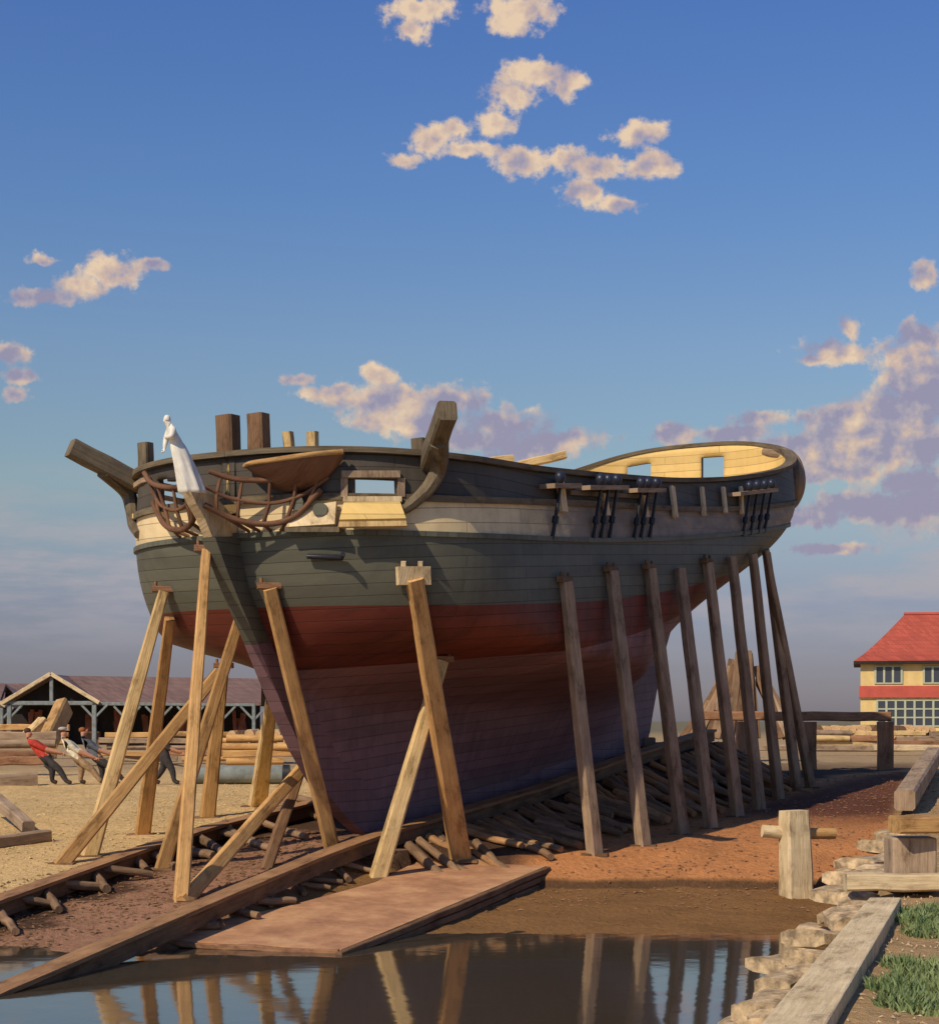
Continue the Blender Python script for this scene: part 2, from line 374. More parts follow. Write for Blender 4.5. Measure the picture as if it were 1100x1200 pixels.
def ground(X, Y, raw=False):
    t, b = tb(X, Y)
    zr = interp(t, ZR); ba = interp(t, BA); bb = interp(t, BB)
    zr = lerp(zr, .35, sst(23.2, 26.5, t))
    gs = clamp(-.9 + .0614 * (t - 7.3), -1.6, .3)
    front = -1.3 + (Y - 38.35) * .25 if Y > 38.35 else lerp(-1.5, -1.3, clamp((Y - 38.15) / .2)) if Y > 38.15 else -1.5 + (Y - 38.15) * .0531 if Y > 32.5 else -1.8 + (Y - 32.5) * .25
    gstar = smin(gs, front, .08)
    if b > ba:
        slope = lerp(zr - .4, gstar, clamp((b - ba - .2) / (3.9 - ba - .2)))
        side = zr - .5 - .28 * (b - ba)
        z = max(gstar, min(side, zr - .45)) if t < 5 else max(gstar, slope if b < 3.9 else gstar)
        if t < 5: z = lerp(z, max(gstar, slope), sst(3, 5, t))
    elif b > bb:
        z = zr - .42
    else:
        yard = float(np.interp(Y, [25, 33, 38, 45, 55, 61], [-2.2, -1.25, -.8, -.32, .05, .05]))
        z = lerp(zr - .08, yard, sst(0.1, 2.5, bb - b))
    fade = sst(60, 72, Y) ; z = lerp(z, lerp(0, .3, sst(0, 12, X) * (1 - sst(75, 110, Y))), fade) if Y > 60 else z
    z = max(z, -3.2)
    if not raw and 28 < Y < 42 and -12 < X < 5:
        d = polydist(X, Y, DECK); ins = inpoly(X, Y, DECK)
        if ins: z = min(z, deckz(Y) - .30)
    xe = interp(Y, XE)
    k = sst(-.55, .35, X - xe)
    if k > 0: z = max(z, lerp(z, interp(Y, ZB), k))
    if Y < 100: z += hnoise(X, Y) * (.035 if b < bb else .05)
    return z
def gcol(X, Y):
    t, b = tb(X, Y); ba = interp(t, BA); bb = interp(t, BB)
    sandy = np.array((.66, .45, .20)); slip = np.array((.36, .19, .11)); rust = np.array((.52, .225, .085))
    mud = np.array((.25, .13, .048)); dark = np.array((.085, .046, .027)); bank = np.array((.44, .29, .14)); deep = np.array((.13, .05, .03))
    if b > ba:
        c = rust.copy()
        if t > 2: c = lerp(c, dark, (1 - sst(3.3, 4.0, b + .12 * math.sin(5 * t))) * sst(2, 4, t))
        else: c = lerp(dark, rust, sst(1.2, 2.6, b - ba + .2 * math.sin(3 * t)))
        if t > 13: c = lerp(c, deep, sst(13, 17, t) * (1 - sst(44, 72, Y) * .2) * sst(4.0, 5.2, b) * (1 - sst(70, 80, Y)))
        wob = .12 * math.sin(X * 1.7) + .06 * math.sin(X * 4.3)
        c = lerp(mud, c, sst(38.25, 38.40, Y)); c = lerp(c, dark, .8 * sst(38.05, 38.15, Y) * (1 - sst(38.25, 38.36, Y)))
    elif b > bb:
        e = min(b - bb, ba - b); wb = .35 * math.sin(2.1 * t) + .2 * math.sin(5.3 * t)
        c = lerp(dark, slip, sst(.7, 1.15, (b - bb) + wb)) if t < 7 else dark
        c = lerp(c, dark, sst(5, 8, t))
    else: c = lerp(slip, sandy, sst(0, .4, bb - b))
    if Y > 62: c = lerp(c, np.array((.42, .29, .15)), sst(62, 80, Y))
    if Y > 130: c = lerp(c, np.array((.17, .15, .09)), sst(130, 400, Y))
    xe = interp(Y, XE); c = lerp(c, bank, sst(-.3, .2, X - xe) * (1 - sst(60, 90, Y)))
    return c
def axis(lo, hi, step, far0, far1, g=1.22):
    a = list(np.arange(lo, hi + 1e-6, step)); s = step; x = hi
    while x < far1: s *= g; x += s; a.append(x)
    s = step; x = lo; pre = []
    while x > far0: s *= g; x -= s; pre.append(x)
    return pre[::-1] + a
xs = axis(-13, 15, .22, -2500, 2500); ys = sorted(axis(20, 62, .22, -30, 5000, 1.15) + [38.12, 38.17, 38.27, 38.33, 38.38])
GH = {}
def build_ground():
    nx, ny = len(xs), len(ys); vs = []; cols = []
    for y in ys:
        for x in xs:
            vs.append((x, y, ground(x, y))); cols.append(gcol(x, y))
    fs = []
    for j in range(ny - 1):
        for i in range(nx - 1):
            a = j * nx + i; fs.append((a, a + 1, a + nx + 1, a + nx))
    me = bpy.data.meshes.new('ground'); me.from_pydata(vs, [], fs)
    at_ = me.color_attributes.new('Col', 'FLOAT_COLOR', 'POINT')
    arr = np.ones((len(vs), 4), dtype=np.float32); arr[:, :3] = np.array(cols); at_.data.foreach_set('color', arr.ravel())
    me.polygons.foreach_set('use_smooth', [True] * len(fs)); me.materials.append(M['ground'])
    o = bpy.data.objects.new('ground', me); COL.objects.link(o); tag(o, kind='structure')
    return BVHTree.FromPolygons(vs, fs)
GB = build_ground()
mb = MB(); mb.add([(-120, -40, WATER), (40, -40, WATER), (40, 40, WATER), (-120, 40, WATER)], [[0, 1, 2, 3]])
tag(mb.build('water', M['water']), kind='structure')
EYEV = Vector((0, 0, EYE))
def ray(bvh, px, py):
    d = Vector(((px - CX) / F, 1, (HY - py) / F)).normalized()
    h = bvh.ray_cast(EYEV, d, 500)
    return (h[0], h[1]) if h[0] is not None else (None, None)
def gpt(px, py, dz=0.0):
    p, _ = ray(GB, px, py); return Vector((p.x, p.y, p.z + dz))
def gz(x, y):
    h = GB.ray_cast(Vector((x, y, 50)), Vector((0, 0, -1))); return h[0].z

# ------------------------------------------------------------------ hull surface
STEM = [(-.38, 6.3), (.3, 4.8), (1.4, 3.6), (2.96, 2.45), (4.0, 1.7), (4.8, 1.15), (5.7, .9), (7.4, .8)]   # z -> t of rabbet
RAIL = [(.8, 7.28), (2.5, 7.2), (5, 7.25), (8.5, 7.5), (13, 7.87), (17, 8.38), (20, 8.9), (22, 9.35), (23, 9.75), (24, 10.15), (24.8, 10.6)]
ZT = [(.8, 6.38), (2.5, 6.33), (8.5, 6.87), (13, 7.2), (17, 7.6), (20, 8.0), (22, 8.3), (24.8, 8.75)]
ZBT = [(.8, 5.72), (2.5, 5.67), (8.5, 6.06), (13, 6.5), (17, 6.98), (20, 7.4), (22, 7.7), (24.8, 8.15)]
ZRT = [(.8, 4.3), (2.5, 4.25), (8.5, 4.67), (13, 5.24), (17, 5.9), (22, 6.8), (24.8, 7.3)]
ZRB = [(.8, 2.95), (2.5, 3.0), (8.5, 3.7), (13, 4.5), (17, 5.2), (22, 6.1), (24.8, 6.6)]
def sm_tab(tab):
    xs_ = [p[0] for p in tab]; ys_ = [p[1] for p in tab]
    g = np.linspace(xs_[0], xs_[-1], 200); v_ = np.interp(g, xs_, ys_)
    for _ in range(3):
        vp = np.pad(v_, 8, mode='reflect', reflect_type='odd'); v_ = np.convolve(vp, np.ones(17) / 17, 'valid')
    return lambda x: float(np.interp(x, g, v_))
fRAIL, fZT, fZBT, fZRT, fZRB = map(sm_tab, (RAIL, ZT, ZBT, ZRT, ZRB))
fSTEM = sm_tab(STEM)
def zk(t): return -.35 + .137 * (t - 6.2)
BMH = [(0, .22), (.3, 1.4), (.8, 2.7), (1.5, 3.65), (2.3, 4.2), (3.5, 4.5), (5, 4.5), (6.3, 4.4), (7.5, 4.2), (9, 4.15)]
fBM = sm_tab(BMH)
fT1 = sm_tab([(-1, 20.3), (1.5, 20.6), (4, 21.7), (5.6, 22.9), (7.2, 24.2), (8.6, 24.8), (11, 24.8)])
def t1z(z): return fT1(z)
def half(t, z):
    t0 = fSTEM(z); t1 = t1z(z)
    h = max(0, z - zk(max(t, 6.2))); B = fBM(h)
    m = sst(2.25, 3.85, z); Le = lerp(26, 4.0, m); q = clamp((t - t0) / Le)
    e1 = (1 - (1 - q) ** 2.4) ** (1 / 2.4); e0 = math.sin(math.pi / 2 * q) ** 1.9
    E = lerp(e0, e1, m)
    m2 = sst(3.4, 8.4, z); Lr = lerp(12, 4.8, m2); q = clamp((t1 - t) / Lr)
    r1 = (1 - (1 - q) ** 2.6) ** (1 / 2.6); r0 = math.sin(math.pi / 2 * q) ** 1.6
    Rr = lerp(r0, r1, m2)
    return max(.16, B * E * Rr)
def solve_t0(Z):
    t = 1.0
    for _ in range(60):
        t = lerp(t, fSTEM(Z(t)), .4)
    return t
def solve_t1(Z):
    t = 23.5
    for _ in range(60): t = lerp(t, t1z(Z(t)), .4)
    return t
NC = 110
qs = [.5 - .5 * math.cos(math.pi * (i / NC) ** 1.0) for i in range(NC + 1)]
qs = [lerp(q, i / NC, .25) for i, q in enumerate(qs)]
rows = []
for k in range(15): w = k / 15; rows.append(((lambda t, w=w: lerp(zk(t), fZRB(t), w ** .9)), 0))
for k in range(4): w = k / 4; rows.append(((lambda t, w=w: lerp(fZRB(t), fZRT(t), w)), 1))
for k in range(6): w = k / 6; rows.append(((lambda t, w=w: lerp(fZRT(t), fZBT(t), w)), 2))
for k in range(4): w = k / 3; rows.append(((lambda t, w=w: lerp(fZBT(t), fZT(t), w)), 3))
SHIP_O = S(6.2, 0, -.38)
ship = empty('sailing_ship', SHIP_O, 'unfinished wooden sailing ship with grey, cream and red hull propped on the slipway', 'ship')
def hull_side(sd):
    vs = []; nr = len(rows)
    for Z, mi in rows:
        t0 = solve_t0(Z); t1 = solve_t1(Z)
        for q in qs:
            t = lerp(t0, t1, q); z = Z(t); vs.append(S(t, sd * half(t, z), z))
    return vs
mb = MB(); HV = []; HF = []
for sd in (1, -1):
    vs = hull_side(sd); fs = []; uv = []; mis = []
    n = NC + 1; nr = len(rows)
    for j in range(nr - 1):
        for i in range(NC):
            a = j * n + i; f = [a, a + 1, a + n + 1, a + n]
            if sd < 0: f = f[::-1]
            fs.append(f); uv.append([(tb(vs[k].x, vs[k].y)[0], vs[k].z - .08 * tb(vs[k].x, vs[k].y)[0]) for k in f]); mis.append(rows[j][1])
    o0 = len(mb.v); mb.v += [tuple(p) for p in vs]
    for f, u, mi in zip(fs, uv, mis): mb.f.append([i + o0 for i in f]); mb.uv.append(u); mb.mi.append(mi); mb.sm.append(True)
HV = list(mb.v); HF = [list(f) for f in mb.f]
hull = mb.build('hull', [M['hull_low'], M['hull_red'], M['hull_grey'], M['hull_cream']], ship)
# bow and stern closing strips, stem, keel
def bulwark_cols():
    """plan curve port stem -> stern -> starboard stem, sampled evenly"""
    pts = []
    for sd, seq in ((-1, range(0, 401)), (1, range(400, -1, -1))):
        for i in seq:
            q = i / 400; q = .5 - .5 * math.cos(math.pi * q)
            t = lerp(.8, 24.8, q); pts.append((t, sd * max(0, half(t, fRAIL(t)) - (.16 if q in (0, 1) else 0))))
    acc = [0]
    for a, b in zip(pts, pts[1:]): acc.append(acc[-1] + math.hypot(a[0] - b[0], a[1] - b[1]))
    n = int(acc[-1] / .13); out = []
    for k in range(n + 1):
        s_ = acc[-1] * k / n
        out.append((float(np.interp(s_, acc, [p[0] for p in pts])), float(np.interp(s_, acc, [p[1] for p in pts]))))
    return out
BC = bulwark_cols()
NR = 10
OPEN = [(1, 413, 467, 562, 581), (-1, 184, 216, 562, 604)]
vs = []
for t, b in BC:
    for j in range(NR + 1):
        w = j / NR; z = lerp(fZT(t), fRAIL(t), w)
        bb = b * half(t, z) / max(.17, half(t, fRAIL(t))) if abs(b) > .2 else b
        vs.append(S(t, bb, z))
fs = []; uv = []; PT = [9, 0]
for i in range(len(BC) - 1):
    for j in range(NR):
        a = i * (NR + 1) + j; f = [a, a + NR + 1, a + NR + 2, a + 1]
        c = sum((vs[k] for k in f), Vector()) / 4; px, py = proj(c); t, b = tb(c.x, c.y)
        cut = False
        for sd, x0, x1, y0, y1 in OPEN:
            if x0 < px < x1 and y0 < py < y1:
                if sd < 0 and b < 0 and t < 6: PT = [min(PT[0], t), max(PT[1], t)]
                if (sd and sd * b > 0 and t < 6) or (sd == 0 and t > 22.5 and b < 2.4): cut = True
        if t > 22.5 and b < 2.4 and 3 <= j <= 7 and (734 < px < 762 or 823 < px < 851): cut = True
        if cut: continue
        fs.append(f); uv.append([(i * .13, vs[k].z) if q in (0, 3) else (i * .13 + .13, vs[k].z) for q, k in enumerate(f)])
mb = MB(); mb.add(vs, fs, uv, 0, True); BV = list(vs); BF = [list(f) for f in fs]
bul = mb.build('bulwark', [M['bulwark'], M['inner']], ship)
sol = bul.modifiers.new('thick', 'SOLIDIFY'); sol.thickness = .16; sol.material_offset = 1; sol.offset = -1
HB = BVHTree.FromPolygons(HV + [tuple(v) for v in BV], HF + [[i + len(HV) for i in f] for f in BF])
def hp(px, py, off=0.0):
    p, n = ray(HB, px, py)
    if p is None: return None
    if n.y > 0: n = -n
    return p + n * off
# rail cap + mouldings
def sweep(name, cols, Z, w, h, mat, outw=.5, parent=ship):
    path = []; side = []
    for k, (t, b) in enumerate(cols):
        a = cols[max(0, k - 2)]; c = cols[min(len(cols) - 1, k + 2)]
        z = Z(t); hb = half(t, z) if abs(b) > .2 else abs(b)
        sg = -1 if b < 0 else 1
        A = S(*a, 0); C = S(*c, 0); tg = (C - A).normalized(); nn = Vector((-tg.y, tg.x, 0))
        # outward = away from the centreline
        mid = S(clamp(t, 4, 21), 0, 0); P = S(t, b, 0)
        if nn.dot(P - mid) < 0: nn = -nn
        p = S(t, sg * hb, z); side.append(nn); path.append(p - nn * w * (1 - outw) - Vector((0, 0, h / 2)))
    m_ = MB(); m_.ribbon(path, w, h, side); return m_.build(name, mat, parent)
sweep('rail', BC[::2] + [BC[-1]], lambda t: fRAIL(t) + .03, .32, .11, M['rib'], .4)
sweep('moulding', BC[::3], lambda t: fZT(t), .10, .13, M['rib'], .8)
sweep('moulding', BC[::3], lambda t: fZBT(t) - .03, .07, .10, M['hull_grey'], .8)
# deck
dk = MB(); rows_ = [1.2 + i * .8 for i in range(29)] + [24.4]
va = []
for t in rows_:
    z = fRAIL(t) - 1.15 if t < 20 else lerp(fRAIL(20) - 1.15, fRAIL(20) - .5, (t - 20) / 4.8)
    hb = max(.1, half(t, z) - .05); va += [S(t, -hb, z), S(t, 0, z + .08), S(t, hb, z)]
dk.add(va, [[i * 3 + k, i * 3 + k + 1, i * 3 + k + 4, i * 3 + k + 3] for i in range(len(rows_) - 1) for k in (0, 1)])
dk.build('deck', M['pale'], ship)
# keel, stem (cutwater) and knee of the head as one profiled slab
def slab(name, prof, w, mat, parent=ship, w2=None):
    """closed (t,z) outline given as two edges, width w across"""
    m_ = MB(); outer, inner = prof; n = len(outer); vs = []
    for (ta, za), (tc, zc) in zip(outer, inner):
        wa = (w2 or w) / 2; wb = w / 2
        vs += [S(ta, -wa, za), S(ta, wa, za), S(tc, wb, zc), S(tc, -wb, zc)]
    fs = []
    for i in range(n - 1):
        for k in range(4): fs.append([i * 4 + k, i * 4 + (k + 1) % 4, i * 4 + 4 + (k + 1) % 4, i * 4 + 4 + k])
    fs += [[3, 2, 1, 0], [n * 4 - 4, n * 4 - 3, n * 4 - 2, n * 4 - 1]]
    m_.add(vs, fs, None, 0, False); return m_.build(name, mat, parent)
outer = [(20.5, zk(20.5) - .28), (14, zk(14) - .3), (8, zk(8) - .32), (6.3, -.62), (5.5, -.5), (4.8, -.12), (4.0, .45), (3.1, 1.37), (2.5, 2.15), (1.95, 2.96), (1.55, 3.55)]
inner = [(20.7, zk(20.7) + .1), (14, zk(14) + .1), (8, zk(8) + .1), (6.6, 0), (6.0, .3), (5.4, .7), (4.6, 1.1), (3.9, 1.8), (3.2, 2.6), (2.7, 3.2), (2.3, 3.7)]
slab('stem', (outer, inner), .34, M['hull_low'])
outer = [(1.55, 3.56), (1.0, 4.3), (.55, 4.95), (.15, 5.6)]
inner = [(2.4, 3.7), (1.7, 4.5), (1.4, 5.0), (1.2, 5.7)]
slab('cutwater', (outer, inner), .34, M['hull_grey'])
outer = [(.148, 5.605), (-.1, 5.96), (-.35, 6.2), (-.52, 6.42)]
inner = [(1.19, 5.71), (.85, 6.0), (.45, 6.25), (.1, 6.44)]
slab('head_knee', (outer, inner), .30, M['cream_wood'], w2=.22)

# --- head (beakhead) : rails, timbers and the open half-bowl platform
def curve(pts, n=16):
    pts = [Vector(p) for p in pts]; out = []
    P = [pts[0] * 2 - pts[1]] + pts + [pts[-1] * 2 - pts[-2]]
    for i in range(1, len(P) - 2):
        for k in range(n):
            u = k / n; a, b, c, d = P[i - 1], P[i], P[i + 1], P[i + 2]
            out.append(.5 * ((2 * b) + (c - a) * u + (2 * a - 5 * b + 4 * c - d) * u * u + (3 * b - a - 3 * c + d) * u ** 3))
    out.append(pts[-1]); return out
for sd in (1, -1):
    top = curve([S(-.12, sd * .24, 6.85), S(.2, sd * .6, 6.72), S(.55, sd * 1.2, 6.7), S(.75, sd * 1.9, 6.85), S(1.15, sd * 2.45, 7.15)])
    low = curve([S(-.15, sd * .15, 6.2), S(.25, sd * .45, 5.98), S(.6, sd * 1.0, 5.85), S(.8, sd * 1.6, 5.98), S(1.0, sd * 2.1, 6.5)])
    midc = curve([S(-.15, sd * .17, 6.55), S(.2, sd * .5, 6.35), S(.6, sd * 1.15, 6.25), S(.85, sd * 1.75, 6.4), S(1.1, sd * 2.2, 6.75)])
    for c, r in ((top, .055), (midc, .04), (low, .06)): MB().tube(c, r, 8).build('head_rail', M['head'], ship)
    for k in (8, 20, 32, 44, 56):
        a, b_, c_ = top[k], midc[k], low[k]
        MB().tube([a, b_, c_, S(1.0, sd * (.25 + k / 64 * 1.3), 5.75)], [.03, .04, .045, .035], 6).build('head_timber', M['head'], ship)
    if sd < 0: continue
    lip_o = curve([S(.62, sd * .55, 7.02), S(.25, sd * 1.0, 7.0), S(.2, sd * 1.6, 7.02), S(.45, sd * 2.2, 7.1), S(1.0, sd * 2.6, 7.2)], 8)
    m_ = MB(); n = len(lip_o); vs = []
    for k, p in enumerate(lip_o):
        w = math.sin(math.pi * k / (n - 1)) ** .6; q = S(1.15, sd * (.6 + 1.9 * k / (n - 1)), 6.55)
        for u in range(7):
            a = u / 6; x = p.lerp(q, a * .9); x.z = p.z - w * .52 * math.sin(a * math.pi / 2) + .02; vs.append(x)
    fs = [[i * 7 + k, i * 7 + k + 1, i * 7 + 8 + k, i * 7 + 7 + k] for i in range(n - 1) for k in range(6)]
    m_.add(vs, fs, None, 0, True); o = m_.build('head_platform', M['head'], ship)
    so = o.modifiers.new('t', 'SOLIDIFY'); so.thickness = .05
    MB().tube(lip_o, .055, 6).build('platform_lip', M['new'], ship)

# --- figurehead (carved, white): leaning draped figure with folded arm
def skin_mesh(joints, edges, sub=2, root=None):
    """joints: {name:(pos, radius)}; returns evaluated Mesh of a Skin-modifier body"""
    names = list(joints); idx = {n: i for i, n in enumerate(names)}
    me = bpy.data.meshes.new('tmp'); me.from_pydata([Vector(joints[n][0]) for n in names], [(idx[a], idx[b]) for a, b in edges], [])
    o = bpy.data.objects.new('tmp', me); COL.objects.link(o)
    sk = o.modifiers.new('s', 'SKIN'); sk.branch_smoothing = .6
    for i, n in enumerate(names):
        r = joints[n][1]; r = (r, r) if not hasattr(r, '__len__') else r
        me.skin_vertices[0].data[i].radius = r; me.skin_vertices[0].data[i].use_root = (n == (root or names[0]))
    ss = o.modifiers.new('u', 'SUBSURF'); ss.levels = sub; ss.render_levels = sub
    bpy.context.view_layer.update(); dg = bpy.context.evaluated_depsgraph_get()
    res = bpy.data.meshes.new_from_object(o.evaluated_get(dg))
    bpy.data.objects.remove(o); bpy.data.meshes.remove(me)
    return res
def hand_chains(J, E, wrist, direction, side, palm=.085, tag_='h', s=1.0):
    """adds palm, four unequal bent fingers and a thumb to a skeleton"""
    w = Vector(J[wrist][0]); d = Vector(direction).normalized(); sd = Vector(side).normalized(); nrm = d.cross(sd).normalized()
    J[tag_ + 'p'] = (w + d * palm * .55 * s, (.036 * s, .02 * s)); E.append((wrist, tag_ + 'p'))
    for i, (ln, of) in enumerate(((.068, -.03), (.078, -.01), (.072, .011), (.056, .03))):
        a = w + d * palm * s + sd * of * s; b = a + (d * .75 + nrm * .5) * ln * .55 * s; c = b + (d * .1 + nrm) * ln * .5 * s
        J[f'{tag_}{i}a'] = (a, .0125 * s); J[f'{tag_}{i}b'] = (b, .0105 * s); J[f'{tag_}{i}c'] = (c, .009 * s)
        E += [(tag_ + 'p', f'{tag_}{i}a'), (f'{tag_}{i}a', f'{tag_}{i}b'), (f'{tag_}{i}b', f'{tag_}{i}c')]
    a = w + d * palm * .4 * s - sd * .045 * s; b = a + (d * .5 - sd * .2 + nrm * .7) * .05 * s
    J[tag_ + 't1'] = (a, .013 * s); J[tag_ + 't2'] = (b, .011 * s); E += [(tag_ + 'p', tag_ + 't1'), (tag_ + 't1', tag_ + 't2')]

def figure(name, base, yaw, J, E, matfn, mats, parent=None, scale=1.0, sub=2, label=None, cat=None):
    me = skin_mesh(J, E, sub); rot = Matrix.Rotation(yaw, 4, 'Z') @ Matrix.Scale(scale, 4)
    for mm in mats: me.materials.append(mm)
    for p in me.polygons:
        c = Vector((0, 0, 0))
        for v_ in p.vertices: c += me.vertices[v_].co
        p.material_index = matfn(c / len(p.vertices)); p.use_smooth = True
    me.transform(rot)
    o = bpy.data.objects.new(name, me); me.name = name; COL.objects.link(o)
    base = Vector(base); o['_w'] = list(base)
    if parent is not None: o.parent = parent; o.location = base - parent_loc(parent)
    else: o.location = base
    if label: tag(o, label, cat)
    return o, rot
# local frame: +x = forward of ship (towards -t), z up, y = port/starboard
FJ = {'hip': ((.12, 0, .72), (.15, .17)), 'waist': ((.2, 0, .9), (.105, .13)), 'chest': ((.27, 0, 1.1), (.125, .165)), 'neck': ((.33, 0, 1.26), .055),
      'jaw': ((.40, 0, 1.33), (.07, .062)), 'head': ((.40, 0, 1.41), (.088, .08)), 'crown': ((.37, 0, 1.5), .06), 'bun': ((.28, 0, 1.45), .05), 'nose': ((.475, 0, 1.375), .018),
      'shl': ((.3, .16, 1.18), .06), 'ell': ((.38, .24, .98), .047), 'wrl': ((.42, .02, 1.0), .032),
      'shr': ((.3, -.16, 1.18), .06), 'elr': ((.36, -.22, .96), .047), 'wrr': ((.42, -.16, .78), .032),
      'k1': ((.04, .07, .4), .11), 'f1': ((.0, .08, .08), .06), 'k2': ((.07, -.07, .42), .11), 'f2': ((.04, -.08, .08), .06)}
FE = [('hip', 'waist'), ('waist', 'chest'), ('chest', 'neck'), ('neck', 'jaw'), ('jaw', 'head'), ('head', 'crown'), ('head', 'bun'), ('jaw', 'nose'),
      ('chest', 'shl'), ('shl', 'ell'), ('ell', 'wrl'), ('chest', 'shr'), ('shr', 'elr'), ('elr', 'wrr'), ('hip', 'k1'), ('k1', 'f1'), ('hip', 'k2'), ('k2', 'f2')]
hand_chains(FJ, FE, 'wrl', (0.1, -1, .2), (0, 0, 1), tag_='a'); hand_chains(FJ, FE, 'wrr', (.3, .3, -1), (0, 1, 0), tag_='b')
fwd = math.atan2(-UY, -UX)
fbase = S(-.40, -.10, 6.62)
tilt = Matrix.Rotation(.04, 3, 'Y')
for k_ in FJ: FJ[k_] = (tilt @ Vector(FJ[k_][0]), tuple(x * 1.38 for x in FJ[k_][1]) if hasattr(FJ[k_][1], '__len__') else FJ[k_][1] * 1.42)
fig, rotm = figure('figurehead', fbase, fwd - .55, FJ, FE, lambda c: 0, [M['white']], ship, .87)
# drapery round the legs with folds
m_ = MB(); vs = []; nn_ = 40; lv = 14
for j in range(lv + 1):
    w = j / lv; z = lerp(.90, -.24, w); cx = lerp(.19, -.16, w); r = lerp(.11, .24, w ** .55); z += .03 * w * math.sin(6.28 * 3 * 0)
    for k in range(nn_):
        a = 2 * math.pi * k / nn_; f = 1 + .13 * w * math.sin(7 * a + 2.5 * w) + .06 * w * math.sin(13 * a - 3 * w)
        vs.append(rotm @ (tilt @ Vector((cx + r * 1.2 * f * math.cos(a), r * 1.1 * f * math.sin(a), z))) + fbase)
m_.add(vs, [[j * nn_ + k, j * nn_ + (k + 1) % nn_, (j + 1) * nn_ + (k + 1) % nn_, (j + 1) * nn_ + k] for j in range(lv) for k in range(nn_)] + [list(range(nn_)), [lv * nn_ + k for k in range(nn_)]], None, 0, True)
m_.build('drapery', M['white'], fig)

# --- catheads with knees
for sd in (1, -1):
    p0 = S(2.75, sd * 3.4, 6.95); p1 = S(1.0, sd * (4.95 if sd > 0 else 4.35), 7.8)
    ch = MB().beam(p0, p1, .36, .40, jit=.008).build('cathead', M['rib'], ship)
    hs_ = lambda t, z, o: S(t, sd * (half(t, z) + o), z)
    k = curve([p0.lerp(p1, .62) - Vector((0, 0, .1)), hs_(2.35, 7.0, .34), hs_(2.3, 6.6, .16), hs_(2.0, 6.2, .08), hs_(1.7, 5.95, .04)], 6)
    MB().tube(k, [lerp(.2, .09, i / (len(k) - 1)) for i in range(len(k))], 8, smooth=False).build('knee', M['rib'], ship)
# --- knightheads, bitts and timberheads rising over the rail
for px0, px1, ytop, d, mt in ((255, 283, 487, 37.8, 'brown'), (292, 318, 485, 37.2, 'brown'), (333, 346, 506, 37.5, 'pale'), (361, 375, 506, 37.2, 'pale'),
                              (484, 504, 514, 37.2, 'rib'), (163, 181, 519, 40, 'rib')):
    a = at((px0 + px1) / 2 - 2, ytop, d); w = (px1 - px0) / F * d * .85
    MB().beam(Vector((a.x + .05, a.y, 6.6)), a, w, w * .9, up=(UX, UY, 0), jit=.012).build('timberhead' if w < .4 else 'bitt', M[mt], ship)
# --- gun-port frames and lids at the bow
def slabpx(name, pxs, off, thick, mat, parent=ship):
    """panel standing on the hull skin: corners found on the skin, moved out by off"""
    P = [hp(x, y, o) for (x, y), o in zip(pxs, off)]
    n = (P[1] - P[0]).cross(P[2] - P[0]).normalized()
    if n.y > 0: n = -n
    return MB().prism(P, n * thick).build(name, mat, parent)
lid = slabpx('port_lid', [(404, 590), (467, 590), (470, 612), (402, 612)], (.08, .08, .42, .42), .07, M['inner'])
slabpx('lid_lip', [(401, 613), (471, 613), (472, 619), (400, 619)], (.34, .34, .36, .36), .12, M['pale'])
slabpx('port_lintel', [(400, 553), (468, 553), (468, 561), (400, 561)], (.03,) * 4, .14, M['grey'])
slabpx('port_sill', [(402, 583), (470, 583), (470, 589), (402, 589)], (.03,) * 4, .14, M['cream_wood'])
for x in (403, 468): slabpx('port_post', [(x - 3, 561), (x + 5, 561), (x + 5, 583), (x - 3, 583)], (.02,) * 4, .08, M['grey'])
slabpx('port_lid', [(346, 598), (396, 590), (396, 616), (346, 619)], (.05, .05, .22, .22), .09, M['cream_wood'])
slabpx('lid_lip', [(340, 617), (402, 617), (402, 623), (340, 623)], (.1,) * 4, .2, M['rib'])
a, b_ = hp(362, 651, .1), hp(402, 652, .12)
MB().tube([a, b_, hp(405, 647, .3)], [.05, .06, .05], 8).build('iron_bar', M['iron'], ship)
for x, y in ((352, 590), (378, 598)): MB().tube([hp(x, y, 0), hp(x, y, .22)], [.13, .15], 10).build('hawse_bolster', M['hull_grey'], ship)
pc = S(2.2, -3.7, 6.7)
# port-side bow port: frame boards inside the opening
for z_, mt, nm in ((6.40, 'inner', 'port_sill'), (7.06, 'grey', 'port_lintel')):
    P_ = [S(t, -half(t, z_) - .03, z_ - .06) for t in np.linspace(PT[0] - .05, PT[1] + .05, 8)]
    MB().ribbon(P_, .1, .1, [Vector((-UY, UX, 0))] * 8).build(nm, M[mt], ship)
